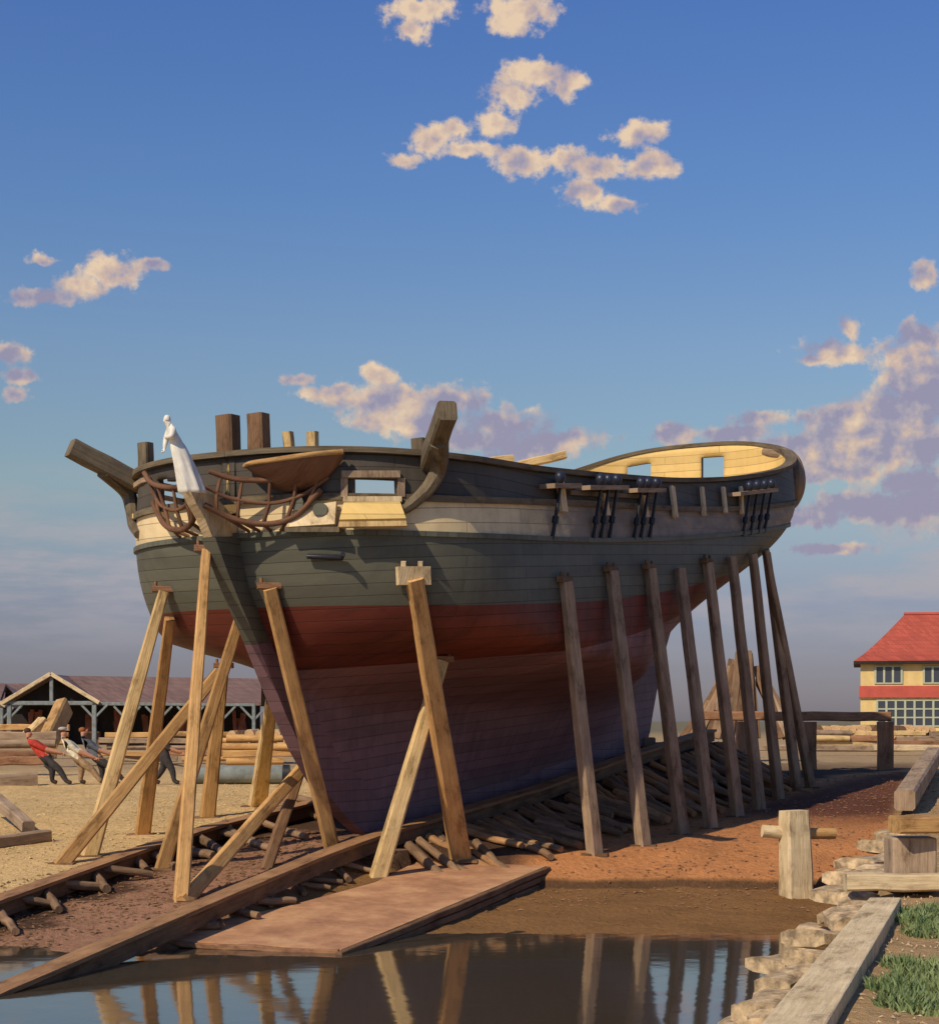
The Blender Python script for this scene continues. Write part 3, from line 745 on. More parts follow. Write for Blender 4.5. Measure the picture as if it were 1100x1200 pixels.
# --- channels with deadeyes and chain plates along the starboard side
def channel(x0, x1, y, eyes, sd=1, y1=None):
    y1 = y1 if y1 is not None else y; n = 6; path = []; side = []
    for k in range(n + 1):
        px = lerp(x0, x1, k / n); p, nn = ray(HB, px, lerp(y, y1, k / n))
        nn = Vector((UY, -UX, 0)); path.append(p - nn * .05); side.append(nn)
    ch = MB().ribbon(path, .42, .10, side).build('channel', M['grey'], ship)
    for ex in eyes:
        k = (ex - x0) / (x1 - x0); i = clamp(k, 0, 1) * n; i0 = min(int(i), n - 1)
        base = path[i0].lerp(path[i0 + 1], i - i0) + side[0] * .34 + Vector((0, 0, .1))
        c = base + Vector((0, 0, .13)); m_ = MB(); m_.ball(c, (.12, .12, .14), 12)
        d_ = m_.build('deadeye', M['deadeye'], ch)
        MB().tube([base - Vector((0, 0, .02)), c - Vector((0, 0, .06))], .05, 6).build('strop', M['iron'], ch)
        w = base - side[0] * .37 - Vector((0, 0, 1.2)) - Vector((UX, UY, 0)) * .15
        z = w.z; t, b = tb(w.x, w.y); foot = S(t, half(t, z) + .03, z)
        m2 = MB(); m2.tube([base - Vector((0, 0, .1)), foot], [.035, .045], 6)
        q = (base - Vector((0, 0, .1))).lerp(foot, .55); m2.tube([q, q.lerp(foot, .3)], [.075, .075], 6)
        m2.build('chain_plate', M['iron'], ship)
channel(632, 664, 573, (642,)); channel(674, 720, 575, (690, 699, 709)); channel(730, 764, 578, (738, 746, 756)); channel(852, 897, 582, (866, 875, 884, 892), y1=577)
MB().ribbon([hp(664, 580, -.02), hp(700, 582, -.02), hp(760, 585, -.02)], .12, .1, [Vector((UY, -UX, 0))] * 3).build('channel_wale', M['rib'], ship)
for x0, y0, x1, y1, w in ((651, 562, 656, 601, 13), (703, 580, 707, 605, 9), (749, 582, 753, 607, 9), (783, 571, 787, 607, 9), (818, 572, 821, 605, 6), (843, 572, 846, 602, 6), (864, 572, 865, 603, 6)):
    a, b_ = hp(x0, y0, .10), hp(x1, y1, .10)
    if a is None or b_ is None: continue
    MB().beam(a, b_, w / F * a.y * 1.15, .09, up=(UY, -UX, 0), segs=2).build('stanchion', M['cream_wood'], ship)
# quarter piece at the stern and taffrail board
qp = lambda t, z, o: S(t, half(t, z) + o, z)
q = curve([qp(24.3, 10.2, -.05), qp(23.6, 9.9, .08), qp(23.1, 9.4, .14), qp(23.0, 8.9, .12), qp(23.3, 8.5, .02), qp(23.7, 8.3, -.05)], 6)
MB().tube(q, [lerp(.17, .24, math.sin(math.pi * i / (len(q) - 1))) for i in range(len(q))], 10).build('quarter_piece', M['grey'], ship)
# keel blocks : stacks of short balks carrying the keel
for t in (6.6, 8.6, 10.6, 12.6, 14.6, 16.6, 18.6, 20.6):
    p = S(t, 0, 0); g = gz(p.x, p.y); top = zk(t) - .34 if t < 20 else zk(t) - .1; n = max(1, round((top - g + .1) / .3)); h = (top - g + .1) / n
    if h < .08: continue
    r_ = empty('keel_block', (p.x, p.y, g), 'stack of short dark balks carrying the keel under the hull', 'keel block', 'keel blocks under the ship')
    for k in range(n):
        z = g - .1 + h * (k + .5); al = k % 2
        a, b_ = (S(t, -.55, z), S(t, .55, z)) if not al else (S(t - .4, 0, z), S(t + .4, 0, z))
        MB().beam(a, b_, .42, h * .97, segs=2).build('balk', M['brown'], r_)

# ------------------------------------------------------------------ slip rails and deck
def railpath(tab, t0, t1, n=40):
    return [S(t, interp(t, tab), interp(t, ZR)) for t in np.linspace(t0, t1, n)]
def rail_thing(name, tab, t0, t1, label):
    m_ = MB(); P = railpath(tab, t0, t1); m_.ribbon([p - Vector((0, 0, .34)) + Vector((-.13, .08, 0)) for p in P], .30, .28, [Vector((UY, -UX, 0))] * len(P))
    # lower ground way beam
    o = m_.build(name, M['brown'], None, origin=P[0])
    m2 = MB(); m2.ribbon([p - Vector((0, 0, .055)) + Vector((-.19, .11, 0)) for p in P], .44, .07, [Vector((UY, -UX, 0))] * len(P)); m2.build('cap_plank', M['way'], o)  # lighter cap colour stands in for sunlight on the rail top
    return tag(o, label, 'slip rail')
rail_thing('slip_rail', BA, -10.3, 23, 'long slip rail running from the water past the forefoot under the hull')
rail_thing('slip_rail', BB, -9.5, 20, 'long slip rail along the edge of the sandy yard, left of the bow')
# slip deck slab (plank platform)
m_ = MB(); n = len(DECK); top = [Vector(p) for p in DECK]; low = [p - Vector((0, 0, .42)) for p in top]
m_.add(top + low, [list(range(n))] + [list(range(n, 2 * n))[::-1]] + [[i, n + i, n + (i + 1) % n, (i + 1) % n] for i in range(n)],
       [[(p.x * UY - p.y * UX, p.x * UX + p.y * UY) for p in top], [(p.x, p.y) for p in low][::-1]] +
       [[(0, 0), (.42, 0), (.42, 4), (0, 4)] for i in range(n)])
dm, nt, bs = newmat('clay_covered_deck')
tc = N(nt, 'ShaderNodeTexCoord'); n1 = N(nt, 'ShaderNodeTexNoise', Scale=.9, Detail=10, Roughness=.72); L(nt, tc.outputs['Object'], n1.inputs['Vector'])
L(nt, ramp(nt, n1.outputs[0], [(.34, (.27, .125, .06)), (.5, (.44, .22, .105)), (.64, (.58, .33, .16))]), bs.inputs['Base Color']); bs.inputs['Roughness'].default_value = .9
bp = N(nt, 'ShaderNodeBump', Strength=.6, Distance=.08); L(nt, n1.outputs[0], bp.inputs['Height']); L(nt, bp.outputs[0], bs.inputs['Normal'])
dko = m_.build('slip_platform', dm, None, origin=DECK[1]); tag(dko, 'flat reddish clay-covered platform sloping into the water with a thick dark edge', 'platform')
for k in range(2):
    dz = Vector((0, 0, -.05 - .1 * k)); nn = Vector((-.15, -.05 - .02 * k, 0))
    MB().beam(DECK[0] + dz + nn, DECK[1] + dz + nn * .3, .1, .09, segs=8, jit=.012).build('edge_plank', M['rust'], dko)
# dark laminated edge: stacked planks
for k in range(3):
    a, b_ = DECK[1] + (DECK[1] - DECK[2]) * .02, DECK[2]
    dz = Vector((0, 0, -.07 - .14 * k)); nn = Vector((UY, -UX, 0)) * (.05 - .012 * k)
    MB().beam(a + dz + nn, b_ + dz + nn, .12, .12, segs=10, jit=.012).build('edge_plank', M['brown'], dko)

# ------------------------------------------------------------------ shores (props)
GB2 = BVHTree.FromPolygons([tuple(v) for v in DECK], [list(range(len(DECK)))])
RB = [railpath(BA, -10.3, 23), railpath(BB, -9.5, 20)]
def rail_bvh():
    vs, fs = [], []
    for P in RB:
        o = len(vs)
        for p in P:
            for k in (-.2, .2): vs.append((p.x + UY * k, p.y - UX * k, p.z + .01))
        fs += [[o + i * 2, o + i * 2 + 1, o + i * 2 + 3, o + i * 2 + 2] for i in range(len(P) - 1)]
    return BVHTree.FromPolygons(vs, fs)
GB3 = rail_bvh()
def basept(px, py, rails=True):
    p = gpt(px, py)
    for B_ in ((GB2, GB3) if rails else (GB2,)):
        q, _ = ray(B_, px, py)
        if q is not None and q.y < p.y: p = q
    return p
PROPS = [
 # top px, base px, wtop, wbase, material, top depth override, base depth override, label
 ((197, 690), (105, 1003), 12, 20, 'pale', None, None, 'leftmost pale shore under the port bow, leaning from the hull down to the yard', 1),
 ((204, 722), (167, 978), 12, 18, 'new', None, None, 'second shore from the left under the port bow, steep, behind the long diagonal brace', 0),
 ((242, 645), (212, 1056), 11, 18, 'new', 36.0, None, 'tall near-upright shore rising from the slip rail to the stem below the white figurehead', 1),
 ((285, 712), (190, 1018), 12, 17, 'new', 37.0, None, 'slanting shore from the red bow planking to the slip floor beside the tallest shore', 0),
 ((262, 782), (243, 958), 12, 18, 'new', 43.6, None, 'short upright shore behind the diagonal brace, standing by the yard edge', 1),
 ((256, 788), (74, 1012), 13, 17, 'new', 39.0, None, 'long diagonal brace crossing the port shores down to the left rail', 0),
 ((318, 822), (302, 945), 13, 20, 'pale', 44.0, None, 'pale short shore left of the forefoot on the sandy yard edge', 0),
 ((361, 893), (216, 1056), 13, 17, 'new', 40.2, None, 'yellow diagonal brace from the forefoot down to the slip rail', 0),
 ((352, 902), (312, 1018), 12, 13, 'brown', 40.3, None, 'short brown strut under the yellow diagonal brace', 0),
 ((319, 686), (391, 1003), 16, 17, 'new', None, None, 'shore from the shadowed starboard bow down to the slip rail beside the forefoot', 1),
 ((484, 676), (540, 1008), 19, 23, 'new', None, None, 'thick orange shore under the pale square pad on the starboard bow', 0),
 ((517, 768), (443, 1029), 14, 20, 'pale', None, None, 'shore crossing behind the thick orange one, leaning left to the platform', 1),
]
ROW = [((657, 682), (697, 1001)), ((711, 670), (754, 991)), ((756, 667), (799, 978)), ((791, 667), (833, 971)), ((824, 660), (864, 957)),
       ((852, 652), (890, 949)), ((877, 647), (912, 937)), ((894, 645), (934, 927)), ((905, 642), (950, 923))]
RL = ['first and widest grey shore of the row along the starboard side', 'second grey shore of the starboard row, lit yellow on its lower edge', 'third grey shore of the starboard row counted from the bow',
      'fourth grey shore of the starboard row counted from the bow', 'fifth grey shore of the starboard row, middle of the row', 'sixth grey shore of the starboard row counted from the bow',
      'third grey shore from the stern end of the starboard row', 'second grey shore from the stern end of the starboard row', 'last grey shore of the starboard row, right under the stern quarter']
for i, (a, b_) in enumerate(ROW):
    k = i / 8; PROPS.append((a, b_, lerp(14, 8, k), lerp(17, 11, k), 'grey', None, None, RL[i], 1 if i in (0, 1, 2, 4) else 0))
for (tp, bp_, wt, wb, mt, dt, db, lab, cle) in PROPS:
    base = basept(*bp_)
    if db: base = at(*bp_, db)
    top = None
    if dt is None:
        top = hp(tp[0], tp[1], .12)
        if top is None: top = hp(tp[0] - 12, tp[1], .1)
    if top is None: top = at(tp[0], tp[1], dt or base.y + 1)
    port = mt != 'grey'
    w0 = wb / F * base.y; w1 = wt / F * top.y
    r_ = empty('shore', base, lab, 'shore', 'shores propping up the hull')
    d = (top - base).normalized()
    MB().beam(base - d * .12, top, w0, w0 * .85, up=(.6, -.8, 0) if not port else (.25, -.97, 0), w1=w1, h1=w1 * .85, segs=7, jit=.006).build('post', M[mt], r_)
    if cle:
        nn = Vector((UY, -UX, 0)) if mt == 'grey' else Vector((.2, -1, 0)).normalized(); sd = Vector((-nn.y, nn.x, 0))
        big = lab.startswith('thick')
        m2 = MB(); c = top + Vector((0, 0, .04)) + (nn * -.02)
        m2.beam(c - sd * (.24), c + sd * (.24), .16, .13, segs=2)
        for e in (-.16, .16): m2.tube([c + sd * e, c + sd * e + Vector((0, 0, .16))], .035, 6)
        m2.build('head_pad', M['rust' if mt != 'grey' else 'brown'], r_)
    m3 = MB(); fb = base - Vector((0, 0, .02)); 
    m3.beam(fb + Vector((-w0 * .9, .05, 0)), fb + Vector((w0 * .9, -.05, 0)), w0 * 1.1, .08, segs=1).build('foot_wedge', M['brown'], r_)
    if lab.startswith('thick'):
        nn = hp(480, 676, .06); n2 = [hp(463, 664, .05), hp(500, 664, .05), hp(501, 685, .05), hp(464, 685, .05)]
        MB().prism(n2, Vector((.06, -.14, 0))).build('hull_pad', M['cream_wood'], r_)
        for x in (472, 491): MB().beam(hp(x, 667, .1), hp(x, 657, .1), .1, .1, segs=1).build('pad_cleat', M['cream_wood'], r_)

# ------------------------------------------------------------------ fascine sticks and slip logs
def log(name, p0, p1, r0, mat, label, cat, group, n=7, sag=.03):
    p0 = Vector(p0); p1 = Vector(p1); k = 5; pts = []
    for i in range(k + 1):
        q = p0.lerp(p1, i / k); q += Vector((R.uniform(-sag, sag), R.uniform(-sag, sag), R.uniform(-sag, sag) * .5)); pts.append(q - p0)
    m_ = MB(); m_.tube(pts, [r0 * lerp(1.05, .85, i / k) for i in range(k + 1)], n, jit=.05)
    m_.v = [tuple(Vector(v) + p0) for v in m_.v]
    return tag(m_.build(name, mat, None, origin=p0), label, cat, group)
# port-side zigzag of short logs below the yard rail (pairs)
zig = [(0, 1075, 18, 1098), (12, 1058, 70, 1066), (52, 1050, 68, 1072), (62, 1040, 118, 1046), (104, 1026, 126, 1048), (112, 1022, 178, 1030), (156, 1010, 172, 1024), (178, 1006, 205, 1020),
       (232, 985, 262, 1004), (250, 978, 300, 990), (262, 970, 285, 992), (290, 962, 330, 976), (300, 955, 345, 962), (330, 945, 372, 962), (345, 938, 392, 950), (205, 998, 250, 1008), (270, 985, 325, 1000), (318, 975, 360, 985)]
for x0, y0, x1, y1 in zig:
    a, b_ = gpt(x0, y0, .09), gpt(x1, y1, .09)
    log('slip_log', a, b_, R.uniform(.085, .115), M['stick'], 'short round log lying zigzag on the slip floor below the yard-side rail', 'log', 'zigzag logs below the yard-side rail')
zig2 = [(170, 1092, 258, 1090), (238, 1068, 262, 1090), (238, 1066, 302, 1078), (290, 1048, 318, 1066), (278, 1052, 320, 1058), (335, 1030, 358, 1052), (328, 1034, 400, 1038), (385, 1012, 408, 1036), (400, 1016, 440, 1026),
        (360, 1008, 400, 1020), (420, 1000, 450, 1010), (452, 1002, 486, 1004), (455, 985, 520, 992), (300, 1062, 345, 1060), (350, 1040, 385, 1046)]
for x0, y0, x1, y1 in zig2:
    a, b_ = basept(x0, y0, False), basept(x1, y1, False); a.z += .08; b_.z += .08
    log('slip_log', a, b_, R.uniform(.06, .085), M['stick'], 'thin round log lying zigzag between the long slip rail and the clay platform', 'log', 'zigzag logs by the platform')
# mass of logs under the starboard side
def under(t, b):
    p = S(t, b, 0); return Vector((p.x, p.y, gz(p.x, p.y)))
tt = 5.2
while tt < 23.5:
    for lane in (0, 1):
        if lane == 0: b0, b1 = 1.35 + R.uniform(0, .2), 3.2 + R.uniform(-.4, .5)
        else: b0, b1 = 2.2 + R.uniform(-.3, .3), 4.2 + R.uniform(-.3, .35)
        sk = R.uniform(-.9, .1); t0 = tt + R.uniform(-.15, .15)
        a = under(t0, b0); b_ = under(t0 + sk - .3, b1); a.z += .1; b_.z += .1
        log('slip_log', a, b_, R.uniform(.075, .125), M['way'] if R.random() < .35 else M['stick'], 'rough log laid crosswise on the bank under the starboard side of the hull', 'log', 'crosswise logs under the hull', sag=.05)
    tt += R.uniform(.38, .55)

# ------------------------------------------------------------------ bollard post on the shore
bp0 = gpt(934, 1051); W = 33 / F * bp0.y
r_ = empty('mooring_post', bp0, 'stout pale squared mooring post with a crossbar on the muddy shore', 'mooring post')
m_ = MB(); m_.beam(bp0 - Vector((0, 0, .3)), at(930, 950, bp0.y), W * 1.05, W * .9, up=(.3, -1, 0), w1=W * .86, h1=W * .8, segs=8, jit=.012, cham=.09); m_.build('post', M['cream_wood'], r_)
MB().tube([at(893, 974, bp0.y + .05), at(930, 977, bp0.y + .1)], [.13, .14], 10, jit=.05).build('crossbar', M['cream_wood'], r_)
MB().tube([at(938, 977, bp0.y + .12), at(978, 977, bp0.y + .3)], [.12, .11], 10, jit=.05).build('crossbar', M['new'], r_)

# ------------------------------------------------------------------ right-hand bank: stones, planks, beams, grass
def zbk(Y): return interp(Y, ZB)
def bankpt(px, py, h=0.0):
    q = (py - HY) / F; Y = 20.0
    for _ in range(60): Y = lerp(Y, (2 - zbk(Y) - h) / q, .5)
    return at(px, py, Y)
k1 = [bankpt(885, 1206, .16), bankpt(965, 1206, .16), bankpt(1056, 1052, .16), bankpt(1018, 1052, .16)]
m_ = MB(); top = k1; n = 4
m_.add(top + [p - Vector((0, 0, .22)) for p in top], [[0, 1, 2, 3], [7, 6, 5, 4]] + [[i, 4 + i, 4 + (i + 1) % 4, (i + 1) % 4] for i in range(4)],
       [[(0, 0), (.6, 0), (.6, 10), (0, 10)], [(0, 0)] * 4] + [[(0, 0), (0, .2), (10, .2), (10, 0)]] * 4)
o = m_.build('plank', M['cream_wood'], None, origin=k1[0]); tag(o, 'broad pale plank lying along the bank beside the stones, running out of the picture', 'plank')
bv = o.modifiers.new('b', 'BEVEL'); bv.width = .02; bv.segments = 2
a = bankpt(990, 1050, .0); a.z += .2; b_ = a + Vector((3.2, -.15, 0)); 
tag(MB().beam(a, b_, .34, .24, segs=8, jit=.012).build('beam', M['cream_wood'], None, origin=a), 'pale squared beam lying level across the head of the broad plank', 'beam')
blk = bankpt(1046, 1030, .22); w = 52 / F * blk.y
m_ = MB(); m_.box((blk.x, blk.y, blk.z - .2), (blk.x + w, blk.y + .6, blk.z + 48 / F * blk.y))
o = m_.build('timber_block', M['grey'], None, origin=blk); tag(o, 'grey-brown timber block standing on the level beam beneath the yellow balk', 'block'); bv = o.modifiers.new('b', 'BEVEL'); bv.width = .03; bv.segments = 2
a = at(1048, 966, blk.y - .05); tag(MB().beam(a, a + Vector((2.2, .3, .0)), .5, 20 / F * blk.y, segs=5, jit=.014).build('balk', M['new'], None, origin=a), 'yellow balk lying on top of the grey timber block', 'balk')
a = bankpt(1060, 938, .35); tag(MB().beam(a, at(1094, 885, a.y + 14), .5, .5, segs=5, jit=.01).build('balk', M['grey'], None, origin=a), 'grey balk receding along the bank behind the yellow balk', 'balk')
k = 0
SL = ['beside the lower end of the broad plank', 'halfway down the broad plank', 'beside the upper end of the broad plank', 'beyond the level beam']
for py in (1196, 1168, 1140, 1118, 1094, 1072, 1056, 1022, 1004, 990, 978):
    q = (py - HY) / F; Y = 20.0
    for _ in range(60): Y = lerp(Y, (2 - zbk(Y) + .05) / q, .5)
    x = interp(Y, XE) + R.uniform(-.12, .06); z = zbk(Y) - .12; g = 1 + (Y - 15) * .02
    for lvl in (0, 1):
        if lvl and R.random() < .6: continue
        c = Vector((x - .38 * lvl, Y + .2 * lvl, z - .30 * lvl)); rx_, ry_, rz_ = R.uniform(.22, .32) * g, R.uniform(.36, .5) * g, R.uniform(.09, .13)
        an = R.uniform(-.5, .5); dr = Vector((math.sin(an) * ry_ + .25, math.cos(an) * ry_, R.uniform(-.03, .03)))
        m_ = MB(); m_.beam(c - dr, c + dr, rx_ * 1.7, rz_ * 1.9, segs=4, jit=.055, cham=.2, roll=R.uniform(-.12, .12))
        o = m_.build('bank_stone', M['stone'], None, origin=c); k += 1
        w_ = SL[0 if py > 1150 else 1 if py > 1100 else 2 if py > 1050 else 3]
        tag(o, ('flat ochre upper-course stone ' if lvl == 0 else 'ochre lower-course stone at the water ') + w_, 'stone', 'edging stones ' + w_ + (' upper' if lvl == 0 else ' lower'))
def grass(pxs, label, n):
    m_ = MB(); P = [bankpt(*p) for p in pxs]; c = sum(P, Vector()) / len(P)
    for _ in range(n):
        i = R.randrange(len(P)); r = pxs[i][2] if len(pxs[i]) > 2 else 0
        rad = .28 * math.sqrt(R.random()); a = R.uniform(0, 6.28); x = P[i].x + rad * math.cos(a); y = P[i].y + rad * 1.6 * math.sin(a); z = gz(x, y)
        h = R.uniform(.07, .2) * (1.15 - rad * 2); w = R.uniform(.008, .016); dx, dy = R.uniform(-.09, .09), R.uniform(-.09, .09)
        an = R.uniform(0, 3.14); wx, wy = w * math.cos(an), w * math.sin(an)
        v0 = (x - wx, y - wy, z - .01); v1 = (x + wx, y + wy, z - .01); v2 = (x + wx * .7 + dx * .4, y + wy * .7 + dy * .4, z + h * .6); v3 = (x - wx * .7 + dx * .4, y - wy * .7 + dy * .4, z + h * .6); v4 = (x + dx, y + dy, z + h)
        m_.add([v0, v1, v2, v3, v4], [[0, 1, 2, 3], [3, 2, 4]])
    o = m_.build('grass', M['grass'], None, origin=c); tag(o, label, 'grass', kind='stuff')
grass([(1080, 1072), (1095, 1085), (1085, 1095), (1100, 1068), (1072, 1080)], 'green grass growing on the bank just below the level beam', 1500)
grass([(1050, 1160), (1075, 1150), (1095, 1165), (1062, 1180), (1090, 1185), (1065, 1135), (1100, 1140)], 'green grass growing at the lower right beside the broad plank', 2600)

def chips(name, label, n, fn, mat, smax=.10):
    m_ = MB(); k = 0; o0 = None
    while k < n:
        x, y = fn(); z = gz(x, y); a = R.uniform(0, 6.28); l = R.uniform(.02, smax); w_ = l * R.uniform(.2, .6); dx, dy = math.cos(a), math.sin(a); h = R.uniform(.005, .03)
        if z < WATER: k += 1; continue
        if o0 is None: o0 = (x, y, z)
        p = [(x + dx * l, y + dy * l, z + .004), (x - dy * w_, y + dx * w_, z + h), (x - dx * l, y - dy * l, z + .006), (x + dy * w_, y - dx * w_, z + h * .6)]
        m_.add(p + [(x, y, z + h + .012)], [[0, 1, 4], [1, 2, 4], [2, 3, 4], [3, 0, 4]]); k += 1
    tag(m_.build(name, mat, None, origin=o0), label, 'chips' if 'chip' in name else 'stones', kind='stuff')
def f_yard():
    while True:
        t = R.uniform(-6, 22); b = -3.7 - abs(R.gauss(0, 5)); p = S(t, b, 0)
        if 20 < p.y < 60: return p.x, p.y
def f_bank():
    while True:
        x, y = R.uniform(0, 16), R.uniform(35, 60)
        if tb(x, y)[1] > 4: return x, y
def f_slip():
    t = R.uniform(-6, 7); p = S(t, R.uniform(-3.0, 1.0), 0); return p.x, p.y
def f_quay():
    y = R.uniform(13, 34); return interp(y, XE) + R.uniform(.5, 3.2), y
chips('wood_chips', 'scattered pale adze chips on the sandy yard left of the bow', 2600, f_yard, M['pale'], .08)
chips('bark_chips', 'dark bark litter on the reddish slip floor between the rails', 1800, f_slip, M['brown'])
chips('loose_stones', 'small loose stones and litter on the rusty shore beside the grey shores', 2600, f_bank, M['rust'], .09)
chips('gravel', 'small stones scattered over the bank by the grass', 1500, f_quay, M['stone'], .04)
# ------------------------------------------------------------------ trestle at the right
d = 64; r_ = empty('trestle', at(1037, 900, d), 'low brown trestle of thick posts and a level beam behind the stern', 'trestle')
a, b_ = at(822, 839, d + 2), at(1044, 840, d)
MB().beam(a, b_, .34, 11 / F * d, segs=10, jit=.012).build('beam', M['rust'], r_)
for px, w in ((1037, 17), (948, 15), (870, 14)):
    p = at(px, 846, d + .05); MB().beam(Vector((p.x, p.y, gz(p.x, p.y) - .2)), p, w / F * d, w / F * d, up=(0, 1, 0), segs=4, jit=.012).build('post', M['rust'], r_)

# ------------------------------------------------------------------ timber stacks
def stack(x0, x1, ybase, Y, rows_, label, group, r=.17, mat='new', kind='sq', end=False, ang=0.0, L_=None):
    """logs piled seen broadside: each one an object"""
    gx0 = (x0 - CX) / F * Y; gx1 = (x1 - CX) / F * Y; zb = EYE + (HY - ybase) / F * Y
    for j in range(rows_):
        x = gx0 + R.uniform(-.2, .4)
        while x < gx1 - .5:
            ln = min(R.uniform(2.2, 4.5) if not L_ else L_, gx1 - x + .4); rr = r * R.uniform(.85, 1.15); yy = Y + R.uniform(-.25, .25) + j * .12
            p = Vector((x, yy, zb + rr + j * r * 1.85)); q = p + Vector((ln * math.cos(ang), ln * math.sin(ang) + R.uniform(-.3, .3), R.uniform(-.04, .04)))
            m_ = MB()
            if R.random() < .55: m_.beam(p, q, rr * 2, rr * 1.8, segs=3, jit=.03)
            else: m_.tube([p, p.lerp(q, .5), q], [rr, rr * .95, rr * .85], 9, jit=.05)
            tag(m_.build('timber', M[R.choice([mat, mat, mat, 'rust', 'grey'])], None, origin=p), label, 'timber', group); x += ln + R.uniform(.05, .3)
def endstack(x0, x1, ybase, Y, rows_, label, group, r=.2):
    """logs seen end-on"""
    gx0 = (x0 - CX) / F * Y; gx1 = (x1 - CX) / F * Y; zb = EYE + (HY - ybase) / F * Y
    for j in range(rows_):
        x = gx0 + j * r * .9
        while x < gx1 - j * r * .9:
            rr = r * R.uniform(.8, 1.1); p = Vector((x, Y + R.uniform(-.3, .2), zb + rr + j * r * 1.7)); q = p + Vector((R.uniform(-.3, .5), 3.2, 0))
            m_ = MB(); m_.tube([p, q], [rr, rr], 10, jit=.06)
            tag(m_.build('timber', [M['log_end'], M['brown']][R.random() < .25], None, origin=p), label, 'timber', group); x += rr * 2.05
stack(255, 345, 897, 72, 4, 'squared or round timber in the pile between the dragged trunk and the long shed', 'timber pile in front of the shed', r=.16)
endstack(262, 340, 884, 84, 3, 'log seen end-on in the rear pile left of the forefoot', 'end-on logs behind the pile', r=.21)
stack(120, 260, 893, 84, 5, 'timber in the yellow pile behind the hauling men', 'timber pile behind the men', r=.15, mat='new')
stack(-20, 50, 898, 66, 4, 'brown timber in the stack at the left edge behind the red-shirted man', 'timber stack at the left edge', r=.17, mat='rust', L_=5)
stack(-10, 70, 872, 95, 3, 'pale timber in the distant stack under the long shed gable', 'distant stack at the left', r=.18, mat='new')
stack(945, 1110, 876, 102, 3, 'pale timber in the long pile before the yellow house', 'timber pile before the yellow house', r=.17, mat='pale')
endstack(955, 1100, 868, 118, 2, 'log seen end-on in the pile below the yellow house windows', 'end-on logs before the yellow house', r=.27)
stack(880, 1115, 880, 92, 1, 'low pale timber lying in front of the log pile at the right', 'low timbers in front of the right pile', r=.16, mat='cream_wood', L_=6)
# heap of planks leaning together behind the stern shores
hc = at(862, 862, 78); 
for i in range(34):
    a_ = R.uniform(0, math.pi); x = R.uniform(-2.2, 2.0); top = hc + Vector((x * .45 + .3, R.uniform(-.3, .3), 3.7 - abs(x) * .65 + R.uniform(-.35, .15))); bot = hc + Vector((x * 1.3, -1.4 + R.uniform(-.3, .3), -.1))
    tag(MB().beam(bot, top, R.uniform(.28, .45), .09, up=(0, -1, .3), segs=2, jit=.01).build('plank', M[R.choice(['grey', 'stick', 'brown', 'stick'])], None, origin=bot), 'old plank leaning in the tall heap behind the stern shores', 'plank', 'planks leaning in a heap behind the stern')
# foreground balks of the yard, left edge
a, b_ = gpt(-20, 934, .2), gpt(45, 927, .2)
a2 = at(-25, 921, a.y); tag(MB().beam(at(-30, 922, 55), at(44, 917, 55.5), .7, .62, segs=5, jit=.01).build('balk', M['grey'], None, origin=at(44, 917, 55.5)), 'thick dark-sided balk lying at the left edge in front of the hauling men', 'balk')
p = gpt(0, 1000, .13)
o = MB().beam(p + Vector((-.8, 0, 0)), gpt(55, 986, .13), .3, .26, segs=5, jit=.012).build('balk', M['grey'], None, origin=p); tag(o, 'grey balk lying flat at the left edge under the slanting one', 'balk')
p = gpt(0, 962, .55); o = MB().beam(p + Vector((-.6, .3, .3)), gpt(34, 985, .3), .28, .26, segs=5, jit=.012).build('balk', M['grey'], None, origin=p); tag(o, 'grey balk slanting down onto the flat one at the left edge', 'balk')
# big leaning balk and a forked trunk by the shed
d = 78; a, b_ = at(57, 868, d), at(75, 829, d + 3)
tag(MB().beam(a, b_, .9, .55, up=(1, 0, .3), segs=5, jit=.01).build('balk', M['new'], None, origin=a), 'large yellow balk raised upright against the shed behind the men', 'balk')
a, b_ = at(24, 872, d), at(52, 846, d + 1)
tag(MB().beam(a, b_, .5, .5, segs=5, jit=.03).build('balk', M['pale'], None, origin=a), 'rough balk propped slanting left of the raised yellow one', 'balk')
# the dragged trunk
d = 56; z = .02
a, b_ = at(226, 908, d), at(331, 907, d + .4); a.z = gz(a.x, a.y) + .29; b_.z = gz(b_.x, b_.y) + .29
tr = MB().tube([a, a.lerp(b_, .5), b_], [.27, .28, .27], 14, jit=.03).build('dragged_trunk', M['blue_wood'], None, origin=a); tag(tr, 'long grey trunk being dragged over the yard by the men', 'trunk')
for p, q in ((b_, .12), (a, -.1)): MB().tube([p + Vector((q - .1, 0, 0)), p + Vector((q + .1, 0, 0))], [.31, .31], 14).build('iron_band', M['iron'], tr)

